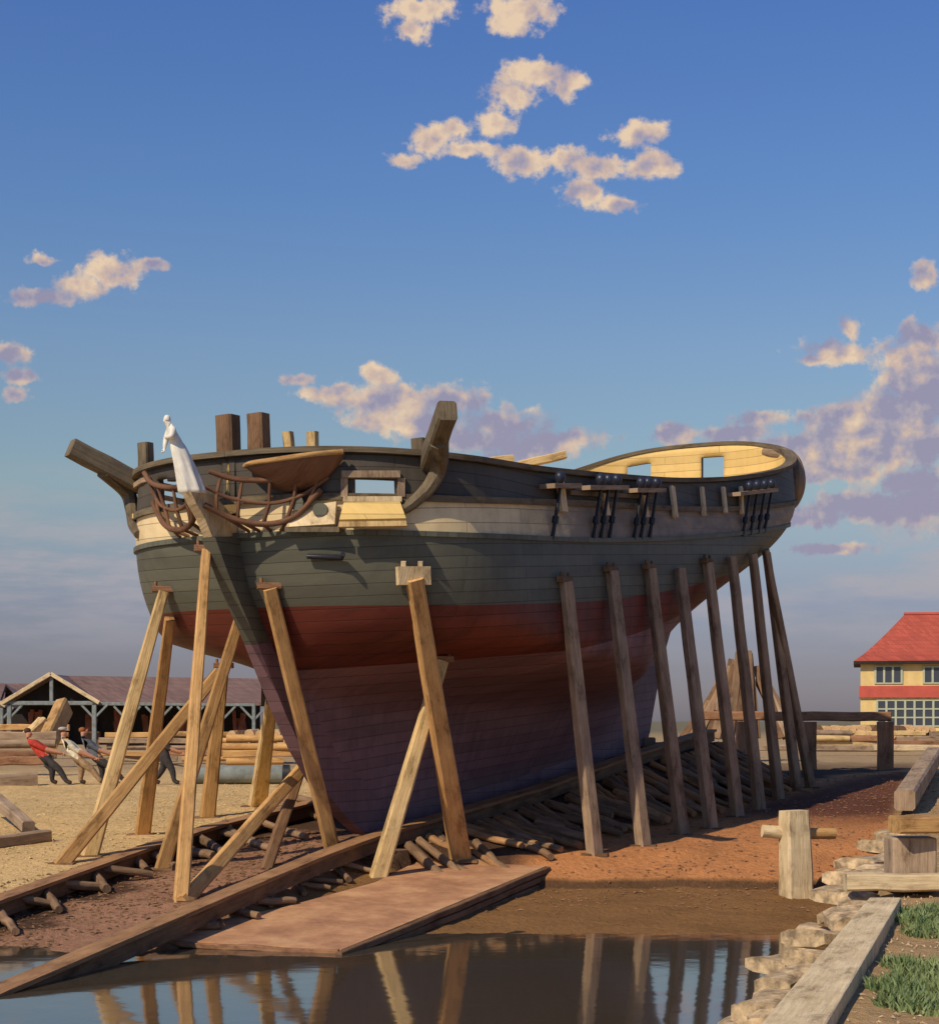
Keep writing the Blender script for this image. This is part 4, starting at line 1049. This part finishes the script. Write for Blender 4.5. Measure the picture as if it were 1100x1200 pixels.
# ------------------------------------------------------------------ workmen
def man(px, py, d, J, E, shirt, trousers, hairm, label, hat=None, mirror=False):
    base = at(px, py, d); base.z = gz(base.x, base.y) + .02
    Jx = {}
    for k, (p, r) in J.items(): Jx[k] = (Vector((-p[0] if mirror else p[0], p[1], p[2])), r)
    segs = {'skin': [('neck', 'head'), ('head', 'crown'), ('ell', 'wrl'), ('elr', 'wrr'), ('jaw', 'nose')], 'shirt': [('waist', 'chest'), ('chest', 'neck'), ('shl', 'ell'), ('shr', 'elr')],
            'tr': [('hip', 'waist'), ('hip', 'kl'), ('hip', 'kr'), ('kl', 'al'), ('kr', 'ar')], 'boot': [('al', 'fl'), ('ar', 'fr')]}
    def dist(c, a, b):
        a, b = Vector(a), Vector(b); k = clamp((c - a).dot(b - a) / max(1e-6, (b - a).length_squared)); return (a + (b - a) * k - c).length
    def mf(c):
        if c.z > Jx['neck'][0].z + .03 and (c - Vector(Jx['head'][0])).length < .2: return 0
        best = min(((dist(c, Jx[a][0], Jx[b][0]) * (1.0 if g != 'shirt' else .8), i) for i, (g, es) in enumerate(segs.items()) for a, b in es))
        return best[1]
    o, rot = figure('person', base, 0, Jx, E, mf, [M['skin'], M[shirt], M[trousers], M['leather']], None, 1.0, 2, label, 'man')
    hd = Vector(Jx['head'][0]) + base
    m_ = MB(); m_.ball(hd + Vector((-.02 if not mirror else .02, 0, .055)), (.112, .10, .09), 14, noise=.03, seed=3); m_.build('hair', M[hairm], o)
    if hat: 
        m_ = MB(); m_.ball(hd + Vector((-.01, 0, .10)), (.14, .13, .065), 14); m_.tube([hd + Vector((.06, 0, .07)), hd + Vector((.19, 0, .055))], [.09, .06], 10, flat=.2); m_.build('cap', M[hat], o)
    return o
def puller(lean, hands, feet, twist=0.0, hipz=.82):
    hx = 0; sx = -lean
    J = {'hip': (Vector((0, 0, hipz)), (.15, .14)), 'waist': (Vector((sx * .35, 0, hipz + .2)), (.125, .15)), 'chest': (Vector((sx * .8, 0, hipz + .45)), (.14, .19)),
         'neck': (Vector((sx * 1.02, 0, hipz + .6)), .062), 'jaw': (Vector((sx * 1.02 + .03, 0, hipz + .67)), (.075, .068)), 'head': (Vector((sx * 1.06, 0, hipz + .76)), (.098, .085)), 'crown': (Vector((sx * 1.1, 0, hipz + .84)), .062),
         'nose': (Vector((sx * 1.02 + .115, 0, hipz + .72)), .018)}
    for s_, k in ((1, 'l'), (-1, 'r')):
        hnd = Vector(hands[0 if s_ > 0 else 1]); sh = Vector((sx * .85, s_ * .19, hipz + .5)); el = sh.lerp(hnd, .5) + Vector((-.03, s_ * .05, -.06))
        J['sh' + k] = (sh, .075); J['el' + k] = (el, .052); J['wr' + k] = (hnd, .034)
        ft = Vector(feet[0 if s_ > 0 else 1]); hipj = Vector((0, s_ * .09, hipz - .06)); kn = hipj.lerp(ft + Vector((0, 0, .1)), .52) + Vector((.08, 0, .04)); 
        J['th' + k] = (hipj.lerp(kn, .3), .105); J['k' + k] = (kn, .072); J['a' + k] = (ft + Vector((0, 0, .10)), .05); J['f' + k] = (ft + Vector((.17, 0, .045)), (.05, .04))
    for k_ in list(J):
        p_, r_ = J[k_]; f_ = 1.15 if k_ in ('neck', 'jaw', 'head', 'crown', 'nose') else 1.5
        J[k_] = (p_, tuple(x * f_ for x in r_) if hasattr(r_, '__len__') else r_ * f_)
    E = [('hip', 'waist'), ('waist', 'chest'), ('chest', 'neck'), ('neck', 'jaw'), ('jaw', 'head'), ('head', 'crown'), ('jaw', 'nose')]
    for k in 'lr': E += [('chest', 'sh' + k), ('sh' + k, 'el' + k), ('el' + k, 'wr' + k), ('hip', 'th' + k), ('th' + k, 'k' + k), ('k' + k, 'a' + k), ('a' + k, 'f' + k)]
    for k, tg in (('l', 'x'), ('r', 'y')):
        d_ = (Vector(J['wr' + k][0]) - Vector(J['el' + k][0])).normalized(); hand_chains(J, E, 'wr' + k, d_, (0, 0, 1), tag_=tg)
    return J, E
DM = 55.5
HZ = .78
J, E = puller(.54, ((.50, .04, .92), (.42, -.06, .96)), ((.12, .14, 0), (.62, -.12, 0)))
man(55, 914, DM, J, E, 'red_cloth', 'dark_cloth', 'hair', 'man in red shirt and dark trousers leaning back to haul, leftmost of the men')
J, E = puller(.42, ((.55, .04, .78), (.48, -.06, .82)), ((.05, .14, 0), (.72, -.12, 0)))
man(91, 915, DM - .4, J, E, 'white_cloth', 'tan_cloth', 'hair', 'man in white shirt, tan trousers and pale cap hauling between two others', hat='cap')
J, E = puller(.40, ((.58, .04, .82), (.5, -.06, .86)), ((.15, .14, 0), (.85, -.12, 0)))
man(113, 909, DM + 1.2, J, E, 'grey_cloth', 'dark_cloth', 'redhair', 'red-haired man in blue-grey shirt hauling in front of the shed')
J, E = puller(.18, ((.42, .10, .95), (.45, -.10, .98)), ((-.35, .12, 0), (.28, -.12, 0)))
man(194, 913, DM, J, E, 'dark_cloth', 'dark_cloth', 'hair', 'man in dark clothes partly hidden behind the shores at the end of the trunk')
# hauling rope from the hands to the trunk
hz = lambda px, d, h: Vector(((px - CX) / F * d, d, gz((px - CX) / F * d, d) + h))
rp = [hz(60, DM, .97), hz(74, DM, .93), hz(92, DM - .1, .86), hz(113, DM, .80), hz(133, DM + .3, .80), hz(170, DM + .4, .72), hz(205, DM + .45, .6), a + Vector((0, 0, .2))]
o = MB().tube(curve(rp, 5), .022, 6).build('hauling_rope', M['rope'], None, origin=rp[0]); tag(o, 'rope held by the hauling men and tied to the grey trunk', 'rope')

# ------------------------------------------------------------------ sheds
def shed(xl, xr, xend, yr, ye, yb, d, dd, label, skew=0.0):
    """open-sided timber shed: gable xl..xr facing us, roof running right to xend"""
    gl = (xl - CX) / F * d; gr = (xr - CX) / F * d; ge = (xend - CX) / F * d
    zr_, ze, zb = EYE + (HY - yr) / F * d, EYE + (HY - ye) / F * d, 0.0
    o0 = Vector((gl, d, zb)); r_ = empty('open_shed', o0, label, 'shed'); xm = (gl + gr) / 2
    back = d + dd; 
    def mv(x, y, z): return Vector((x, y, z))
    # L-shaped roof: gable wing plus long wing to the right
    th = .22; m_ = MB(); ov = .35
    # gable wing slopes
    for sx_, xe_ in ((-1, gl - ov), (1, gr + ov)):
        A = [mv(xm, d - .3, zr_), mv(xe_, d - .3, ze - .1), mv(xe_, back, ze - .1), mv(xm, back, zr_)]
        m_.prism(A, (0, 0, -th))
    # long wing
    ym = d + 5.2
    for y0 in (d + .4, d + 10):
        A = [mv(xm + .3, ym, zr_ - .02), mv(ge, ym, zr_ - .25), mv(ge + .5, y0, ze - .12), mv(gr, y0, ze - .12)]
        m_.prism(A, (0, 0, -th))
    m_.build('roof', M['tile_mauve'], r_)
    m_ = MB(); m_.prism([mv(gl + .1, d + 1.2, ze - .1), mv(gr - .1, d + 1.2, ze - .1), mv(xm, d + 1.2, zr_ - .3)], (0, .12, 0)); m_.build('gable', M['shed_dark'], r_)
    m_ = MB(); m_.box((gl + .2, d + 4.0, 0), (ge, d + 4.2, ze - .05)); m_.build('back_wall', M['shed_dark'], r_)
    for a_, b2 in ((mv(gl - ov, d - .34, ze - .12), mv(xm, d - .34, zr_ + .02)), (mv(xm, d - .34, zr_ + .02), mv(gr + ov, d - .34, ze - .12))):
        MB().beam(a_, b2, .16, .32, up=(0, 0, 1), segs=2).build('barge_board', M['cream_wood'], r_)
    MB().beam(mv(gl - .1, d, ze - .15), mv(gr + .1, d, ze - .15), .3, .34, segs=2).build('tie_beam', M['blue_wood'], r_)
    MB().beam(mv(xm, d, ze), mv(xm, d, zr_ - .15), .3, .3, segs=2).build('king_post', M['blue_wood'], r_)
    MB().beam(mv(gr, d + .5, ze - .2), mv(ge, d + .5, ze - .28), .22, .26, segs=4).build('wall_plate', M['blue_wood'], r_)
    px = [gl + .15, gr - .1] + [gr - .1 + (ge - gr) * k / 5 for k in range(1, 6)]
    for i, x in enumerate(px):
        y = d if i < 2 else d + .5; z1 = ze - .2 if i < 2 else ze - .35
        po = MB().beam(mv(x, y, -.1), mv(x, y, z1), .36 if i < 2 else .28, .3, up=(0, 1, 0), segs=2).build('post', M['blue_wood'], r_)
        for s_ in (-1, 1):
            if i == 0 and s_ < 0: continue
            MB().beam(mv(x, y, z1 - 1.2), mv(x + s_ * 1.1, y, z1 - .05), .18, .18, segs=2).build('brace', M['blue_wood'], po)
    for i in range(8):
        x = gl + .9 + i * (ge - gl) / 8.2; w = R.uniform(.8, 1.4)
        m_ = MB()
        for _ in range(6):
            xx = x + R.uniform(0, w); m_.beam(mv(xx, d + 2.9 + R.uniform(-.3, .3), .1), mv(xx + R.uniform(-.5, .5), d + 3.7, R.uniform(1.9, 3.0)), R.uniform(.3, .5), .1, up=(0, 1, 0), segs=1)
        m_.build('stored_planks', M['shed_red'], r_)
        if i % 2 == 0: MB().box((x, d + 2.4, 0), (x + w * 1.3, d + 3.1, 1.1)).build('stored_boards', M['brown'], r_)
    return r_
shed(9, 112, 298, 790, 822, 868, 150, 16, 'long open timber shed with mauve tiled roof, gable facing, behind the hauling men')
shed(-95, 3, -10, 797, 826, 868, 168, 16, 'second mauve-roofed shed cut by the left edge of the picture')
# wing of the far shed behind
m_ = MB(); 
g0 = (-60 - CX) / F * 190; g1 = (40 - CX) / F * 190; z0 = EYE + (HY - 800) / F * 190; z1 = EYE + (HY - 826) / F * 190
r_ = empty('storehouse', (g0, 190, 0), 'low far storehouse roof between the two sheds', 'storehouse')
MB().prism([(g0, 190, z1), (g1, 190, z1), (g1 - 1, 195, z0), (g0, 195, z0)], (0, 0, -.3)).build('roof', M['tile_mauve'], r_)
MB().box((g0, 190.6, 0), (g1 - .4, 199, z1 - .31)).build('wall', M['shed_dark'], r_)
MB().prism([(g0, 200, z1), (g1, 200, z1), (g1 - 1, 195.02, z0), (g0, 195.02, z0)], (0, 0, -.3)).build('roof', M['tile_mauve'], r_)

# ------------------------------------------------------------------ yellow house at the right
d = 160; q = d / F
X = lambda px: (px - CX) * q
Z = lambda py: EYE + (HY - py) * q
x0, x1 = X(1008), X(1180); r_ = empty('yellow_house', (x0, d, 0), 'yellow two-storey house with red hipped roof and red band at the right edge', 'house')
MB().box((x0, d, -.1), (x1, d + 9, Z(817.5))).build('wall', M['yellow_wall'], r_)
MB().box((x0 + .004, d + .004, Z(804)), (x1, d + 9, Z(776))).build('wall', M['yellow_wall'], r_)
MB().box((x0 - .12, d - .12, Z(817.5) + .003), (x1, d + 9, Z(804) - .003)).build('trim_band', M['red_trim'], r_)
MB().box((x0 - .15, d - .15, Z(819)), (x1, d + .1, Z(817.6))).build('cornice', M['brown'], r_)
m_ = MB(); ov = .6; e = Z(775); rz = Z(717); xa, xb, ya, yb_ = x0 - ov, x1 + ov, d - ov, d + 9 + ov; ym = d + 4.5; rx0 = X(1060); rx1 = X(1130)
# slightly flared hipped roof
def P3(k): # k 0 eave .. 1 ridge
    f = k ** .86
    return [(lerp(xa, rx0, f), lerp(ya, ym, f), lerp(e, rz, k)), (lerp(xb, rx1, f), lerp(ya, ym, f), lerp(e, rz, k)), (lerp(xb, rx1, f), lerp(yb_, ym, f), lerp(e, rz, k)), (lerp(xa, rx0, f), lerp(yb_, ym, f), lerp(e, rz, k))]
prev = None; vs = []; ks = [0, .15, .35, .6, 1]
for k in ks: vs += P3(k)
fs = [[i * 4 + j, i * 4 + (j + 1) % 4, i * 4 + 4 + (j + 1) % 4, i * 4 + 4 + j] for i in range(4) for j in range(4)] + [[3, 2, 1, 0]]
m_.add(vs, fs, None); m_.build('roof', M['tile_red'], r_)
MB().box((xa + .01, ya - .02, e - .28), (xb, yb_, e - .01)).build('eaves_board', M['shed_dark'], r_)
MB().beam((rx0 - .1, ym, rz + .05), (rx1, ym, rz + .05), .3, .22, segs=1).build('ridge', M['red_trim'], r_)
def window(px0, px1, py0, py1, nx, ny):
    gl = MB().box((X(px0), d - .03, Z(py1)), (X(px1), d + .05, Z(py0))).build('window', M['glass'], r_)
    m_ = MB(); t = .09
    for i in range(nx + 1):
        x = lerp(X(px0), X(px1), i / nx); m_.box((x - t, d - .10, Z(py1) - .05), (x + t, d - .034, Z(py0) + .05))
    m_.build('mullion', M['mullion'], gl); m_ = MB()
    for j in range(ny + 1):
        z = lerp(Z(py1), Z(py0), j / ny); m_.box((X(px0) - .08, d - .09, z - t * .7), (X(px1) + .08, d - .036, z + t * .7))
    m_.build('glazing_bar', M['mullion'], gl)
r_.rotation_euler = (0, 0, math.radians(-12.1))
window(1025, 1055, 781, 801, 3, 1); window(1080, 1110, 782, 801, 3, 1); window(1027, 1112, 821, 851, 8, 3)

# ------------------------------------------------------------------ loose planks resting on the rail
for (x0_, y0_, x1_, y1_, dd, lab) in ((568, 541, 600, 538, 44, 'short pale plank lying on the rail just aft of the cathead'), (606, 545, 662, 533, 44.5, 'long pale plank slanting up over the rail amidships')):
    a, b_ = at(x0_, y0_, dd), at(x1_, y1_, dd + .2)
    tag(MB().beam(a - Vector((0, 0, .02)), b_, .3, .2, segs=3, jit=.01).build('plank', M['pale'], None, origin=a), lab, 'plank')

# ------------------------------------------------------------------ sky, sun
SUN_EL = math.radians(41); sv = Vector((-.645, -.764, 0)).normalized()
w = bpy.data.worlds.new('World'); sc.world = w; w.use_nodes = True; nt = w.node_tree
bg = nt.nodes['Background']
sky = nt.nodes.new('ShaderNodeTexSky'); sky.sky_type = 'NISHITA'; sky.sun_disc = False
sky.sun_elevation = SUN_EL; sky.sun_rotation = math.atan2(sv.x, sv.y)
sky.altitude = 0; sky.air_density = 1.0; sky.dust_density = .6; sky.ozone_density = 2.0
tc = N(nt, 'ShaderNodeTexCoord'); sep = N(nt, 'ShaderNodeSeparateXYZ'); L(nt, tc.outputs['Generated'], sep.inputs[0])
elev = math_(nt, 'ARCSINE', sep.outputs[2]); azim = math_(nt, 'ARCTAN2', sep.outputs[0], sep.outputs[1])
TINT = [(0.0, (.38, .36, .51)), (.07, (.41, .38, .54)), (.16, (.50, .46, .60)), (.23, (.66, .61, .66)), (.32, (.80, .79, .72)), (.50, (.80, .85, .91)), (.70, (.64, .82, 1.07)), (.94, (.55, .76, 1.16))]
tint = ramp(nt, math_(nt, 'MULTIPLY', elev, 1 / .40, cl=True), TINT)
skyc = mixc(nt, 1.0, sky.outputs[0], tint, 'MULTIPLY')
comb = N(nt, 'ShaderNodeCombineXYZ'); L(nt, azim, comb.inputs[0]); L(nt, elev, comb.inputs[1])
# puffs: azimuth / elevation / radii in thousandths of the view distance
PUFF = [(490, 10, 44, 16), (480, 36, 24, 15), (612, 8, 40, 14), (598, 27, 24, 12),
        (626, 84, 36, 17), (662, 98, 22, 13), (598, 112, 30, 20), (578, 142, 22, 16), (514, 163, 32, 18), (480, 186, 24, 9), (556, 173, 34, 10), (612, 186, 36, 17), (662, 180, 24, 13), (748, 154, 32, 14), (702, 192, 44, 18), (768, 192, 28, 15), (688, 226, 36, 19), (725, 238, 22, 10), (540, 150, 14, 10),
        (45, 347, 36, 10), (50, 300, 16, 6), (124, 318, 44, 17), (92, 336, 24, 12), (18, 415, 24, 12), (25, 442, 16, 10), (20, 466, 18, 9), (185, 314, 18, 7),
        (345, 443, 22, 8), (385, 462, 36, 11), (438, 438, 26, 12), (455, 470, 62, 19), (530, 466, 50, 19), (590, 494, 56, 20), (650, 517, 52, 14), (490, 496, 60, 18), (560, 515, 55, 16), (620, 525, 50, 14), (440, 495, 40, 12),
        (990, 412, 46, 15), (1002, 382, 14, 14), (955, 424, 22, 8), (1082, 318, 16, 16), (1085, 392, 32, 20), (1060, 418, 40, 20), (800, 508, 30, 12), (888, 490, 30, 10), (862, 508, 40, 12), (980, 486, 48, 15), (1000, 512, 80, 20), (930, 520, 60, 16), (1060, 480, 60, 30), (1085, 520, 50, 30),
        (985, 535, 90, 20), (1060, 510, 70, 40), (900, 532, 40, 14), (1040, 602, 90, 14), (1075, 450, 50, 40), (1085, 590, 50, 30), (990, 552, 70, 12), (1070, 565, 50, 20), (1000, 590, 80, 14), (950, 604, 40, 9), (980, 640, 50, 7)]
acc = None
wn = N(nt, 'ShaderNodeTexNoise', Scale=26.0, Detail=4, Roughness=.6); L(nt, tc.outputs['Generated'], wn.inputs['Vector'])
wsub = N(nt, 'ShaderNodeVectorMath', operation='SUBTRACT'); L(nt, wn.outputs['Color'], wsub.inputs[0]); wsub.inputs[1].default_value = (.5, .5, .5)
wsc = N(nt, 'ShaderNodeVectorMath', operation='MULTIPLY'); L(nt, wsub.outputs[0], wsc.inputs[0]); wsc.inputs[1].default_value = (.028, .016, 0)
wp = N(nt, 'ShaderNodeVectorMath', operation='ADD'); L(nt, comb.outputs[0], wp.inputs[0]); L(nt, wsc.outputs[0], wp.inputs[1])
up_acc = None
for px, py, rx, ry in PUFF:
    ct = math.hypot(F, px - CX); az = math.atan2(px - CX, F); el = math.atan2(HY - py, ct)
    s_ = N(nt, 'ShaderNodeVectorMath', operation='SUBTRACT'); L(nt, wp.outputs[0], s_.inputs[0]); s_.inputs[1].default_value = (az, el, 0)
    mu = N(nt, 'ShaderNodeVectorMath', operation='MULTIPLY'); L(nt, s_.outputs[0], mu.inputs[0]); mu.inputs[1].default_value = (F / rx / 1.25, F / ry / 1.25, 0)
    ln = N(nt, 'ShaderNodeVectorMath', operation='LENGTH'); L(nt, mu.outputs[0], ln.inputs[0])
    acc = ln.outputs['Value'] if acc is None else math_(nt, 'SMOOTH_MIN', acc, ln.outputs['Value'], .35)
n1 = N(nt, 'ShaderNodeTexNoise', Scale=88.0, Detail=8, Roughness=.66); L(nt, tc.outputs['Generated'], n1.inputs['Vector'])
dens = math_(nt, 'ADD', math_(nt, 'SUBTRACT', 1.0, acc), math_(nt, 'MULTIPLY', math_(nt, 'SUBTRACT', n1.outputs[0], .5), 2.0))
mr = N(nt, 'ShaderNodeMapRange', interpolation_type='SMOOTHSTEP'); L(nt, dens, mr.inputs[0]); mr.inputs[1].default_value = .0; mr.inputs[2].default_value = .55
# light side: compare with noise a little towards the sun (up and left)
ofs = N(nt, 'ShaderNodeVectorMath', operation='ADD'); L(nt, tc.outputs['Generated'], ofs.inputs[0]); ofs.inputs[1].default_value = (-.004, 0, .005)
n2 = N(nt, 'ShaderNodeTexNoise', Scale=48.0, Detail=4, Roughness=.5); L(nt, ofs.outputs[0], n2.inputs['Vector'])
n4 = N(nt, 'ShaderNodeTexNoise', Scale=48.0, Detail=4, Roughness=.5); L(nt, tc.outputs['Generated'], n4.inputs['Vector'])
n3 = N(nt, 'ShaderNodeTexNoise', Scale=22.0, Detail=3, Roughness=.5); L(nt, tc.outputs['Generated'], n3.inputs['Vector'])
rel = math_(nt, 'MULTIPLY', math_(nt, 'SUBTRACT', n4.outputs[0], n2.outputs[0]), 3.0)
low = math_(nt, 'MULTIPLY', math_(nt, 'SUBTRACT', n3.outputs[0], .5), 2.2)
hgt = math_(nt, 'MULTIPLY', math_(nt, 'SUBTRACT', elev, .24), 3.6)
edge = math_(nt, 'MULTIPLY', math_(nt, 'SUBTRACT', .55, dens), .55)
lit = math_(nt, 'ADD', math_(nt, 'ADD', rel, low), math_(nt, 'ADD', hgt, math_(nt, 'ADD', edge, .5)), cl=True)
K = 1.0
cloudc = ramp(nt, lit, [(0.0, (.31, .285, .40)), (.3, (.43, .37, .42)), (.55, (.62, .46, .38)), (1.0, (.86, .64, .42))])
STR = .10
cl2 = N(nt, 'ShaderNodeVectorMath', operation='SCALE'); L(nt, cloudc, cl2.inputs[0]); cl2.inputs['Scale'].default_value = 1 / STR
smp = N(nt, 'ShaderNodeMapping'); smp.inputs['Scale'].default_value = (3, 3, 16); L(nt, tc.outputs['Generated'], smp.inputs[0])
sn = N(nt, 'ShaderNodeTexNoise', Scale=3.2, Detail=6, Roughness=.6); L(nt, smp.outputs[0], sn.inputs['Vector'])
band = math_(nt, 'MULTIPLY', math_(nt, 'SUBTRACT', 1.0, math_(nt, 'ABSOLUTE', math_(nt, 'MULTIPLY', math_(nt, 'SUBTRACT', elev, .085), 18))), 1.0, cl=True)
sm_ = N(nt, 'ShaderNodeMapRange', interpolation_type='SMOOTHSTEP'); L(nt, sn.outputs[0], sm_.inputs[0]); sm_.inputs[1].default_value = .38; sm_.inputs[2].default_value = .62
soft = N(nt, 'ShaderNodeRGB'); soft.outputs[0].default_value = (.44 / STR, .40 / STR, .42 / STR, 1)
skyc = mixc(nt, math_(nt, 'MULTIPLY', math_(nt, 'MULTIPLY', band, sm_.outputs[0]), .8), skyc, soft.outputs[0])
out = mixc(nt, math_(nt, 'MULTIPLY', mr.outputs[0], .90), skyc, cl2.outputs[0])
L(nt, out, bg.inputs[0]); bg.inputs[1].default_value = STR
sl = bpy.data.lights.new('sun', 'SUN'); sl.energy = 4.0; sl.angle = math.radians(.5); sl.color = (1, .84, .62)
so = bpy.data.objects.new('sun', sl); COL.objects.link(so)
to = Vector((sv.x * math.cos(SUN_EL), sv.y * math.cos(SUN_EL), math.sin(SUN_EL)))
so.rotation_euler = to.to_track_quat('Z', 'Y').to_euler(); so.location = (-20, -20, 40)
# ------------------------------------------------------------------ camera
cd = bpy.data.cameras.new('camera'); co = bpy.data.objects.new('camera', cd); COL.objects.link(co)
co.location = (0, 0, EYE); co.rotation_euler = (math.pi / 2, 0, 0)
cd.sensor_fit = 'HORIZONTAL'; cd.sensor_width = 36; cd.lens = 36 * F / 1100; cd.shift_y = (HY - 600) / 1100; cd.clip_end = 20000; cd.clip_start = .1
sc.camera = co
sc.view_settings.view_transform = 'Standard'; sc.view_settings.look = 'None'; sc.view_settings.gamma = 1; sc.view_settings.exposure = 0
for o in bpy.data.objects:
    if '_w' in o: del o['_w']
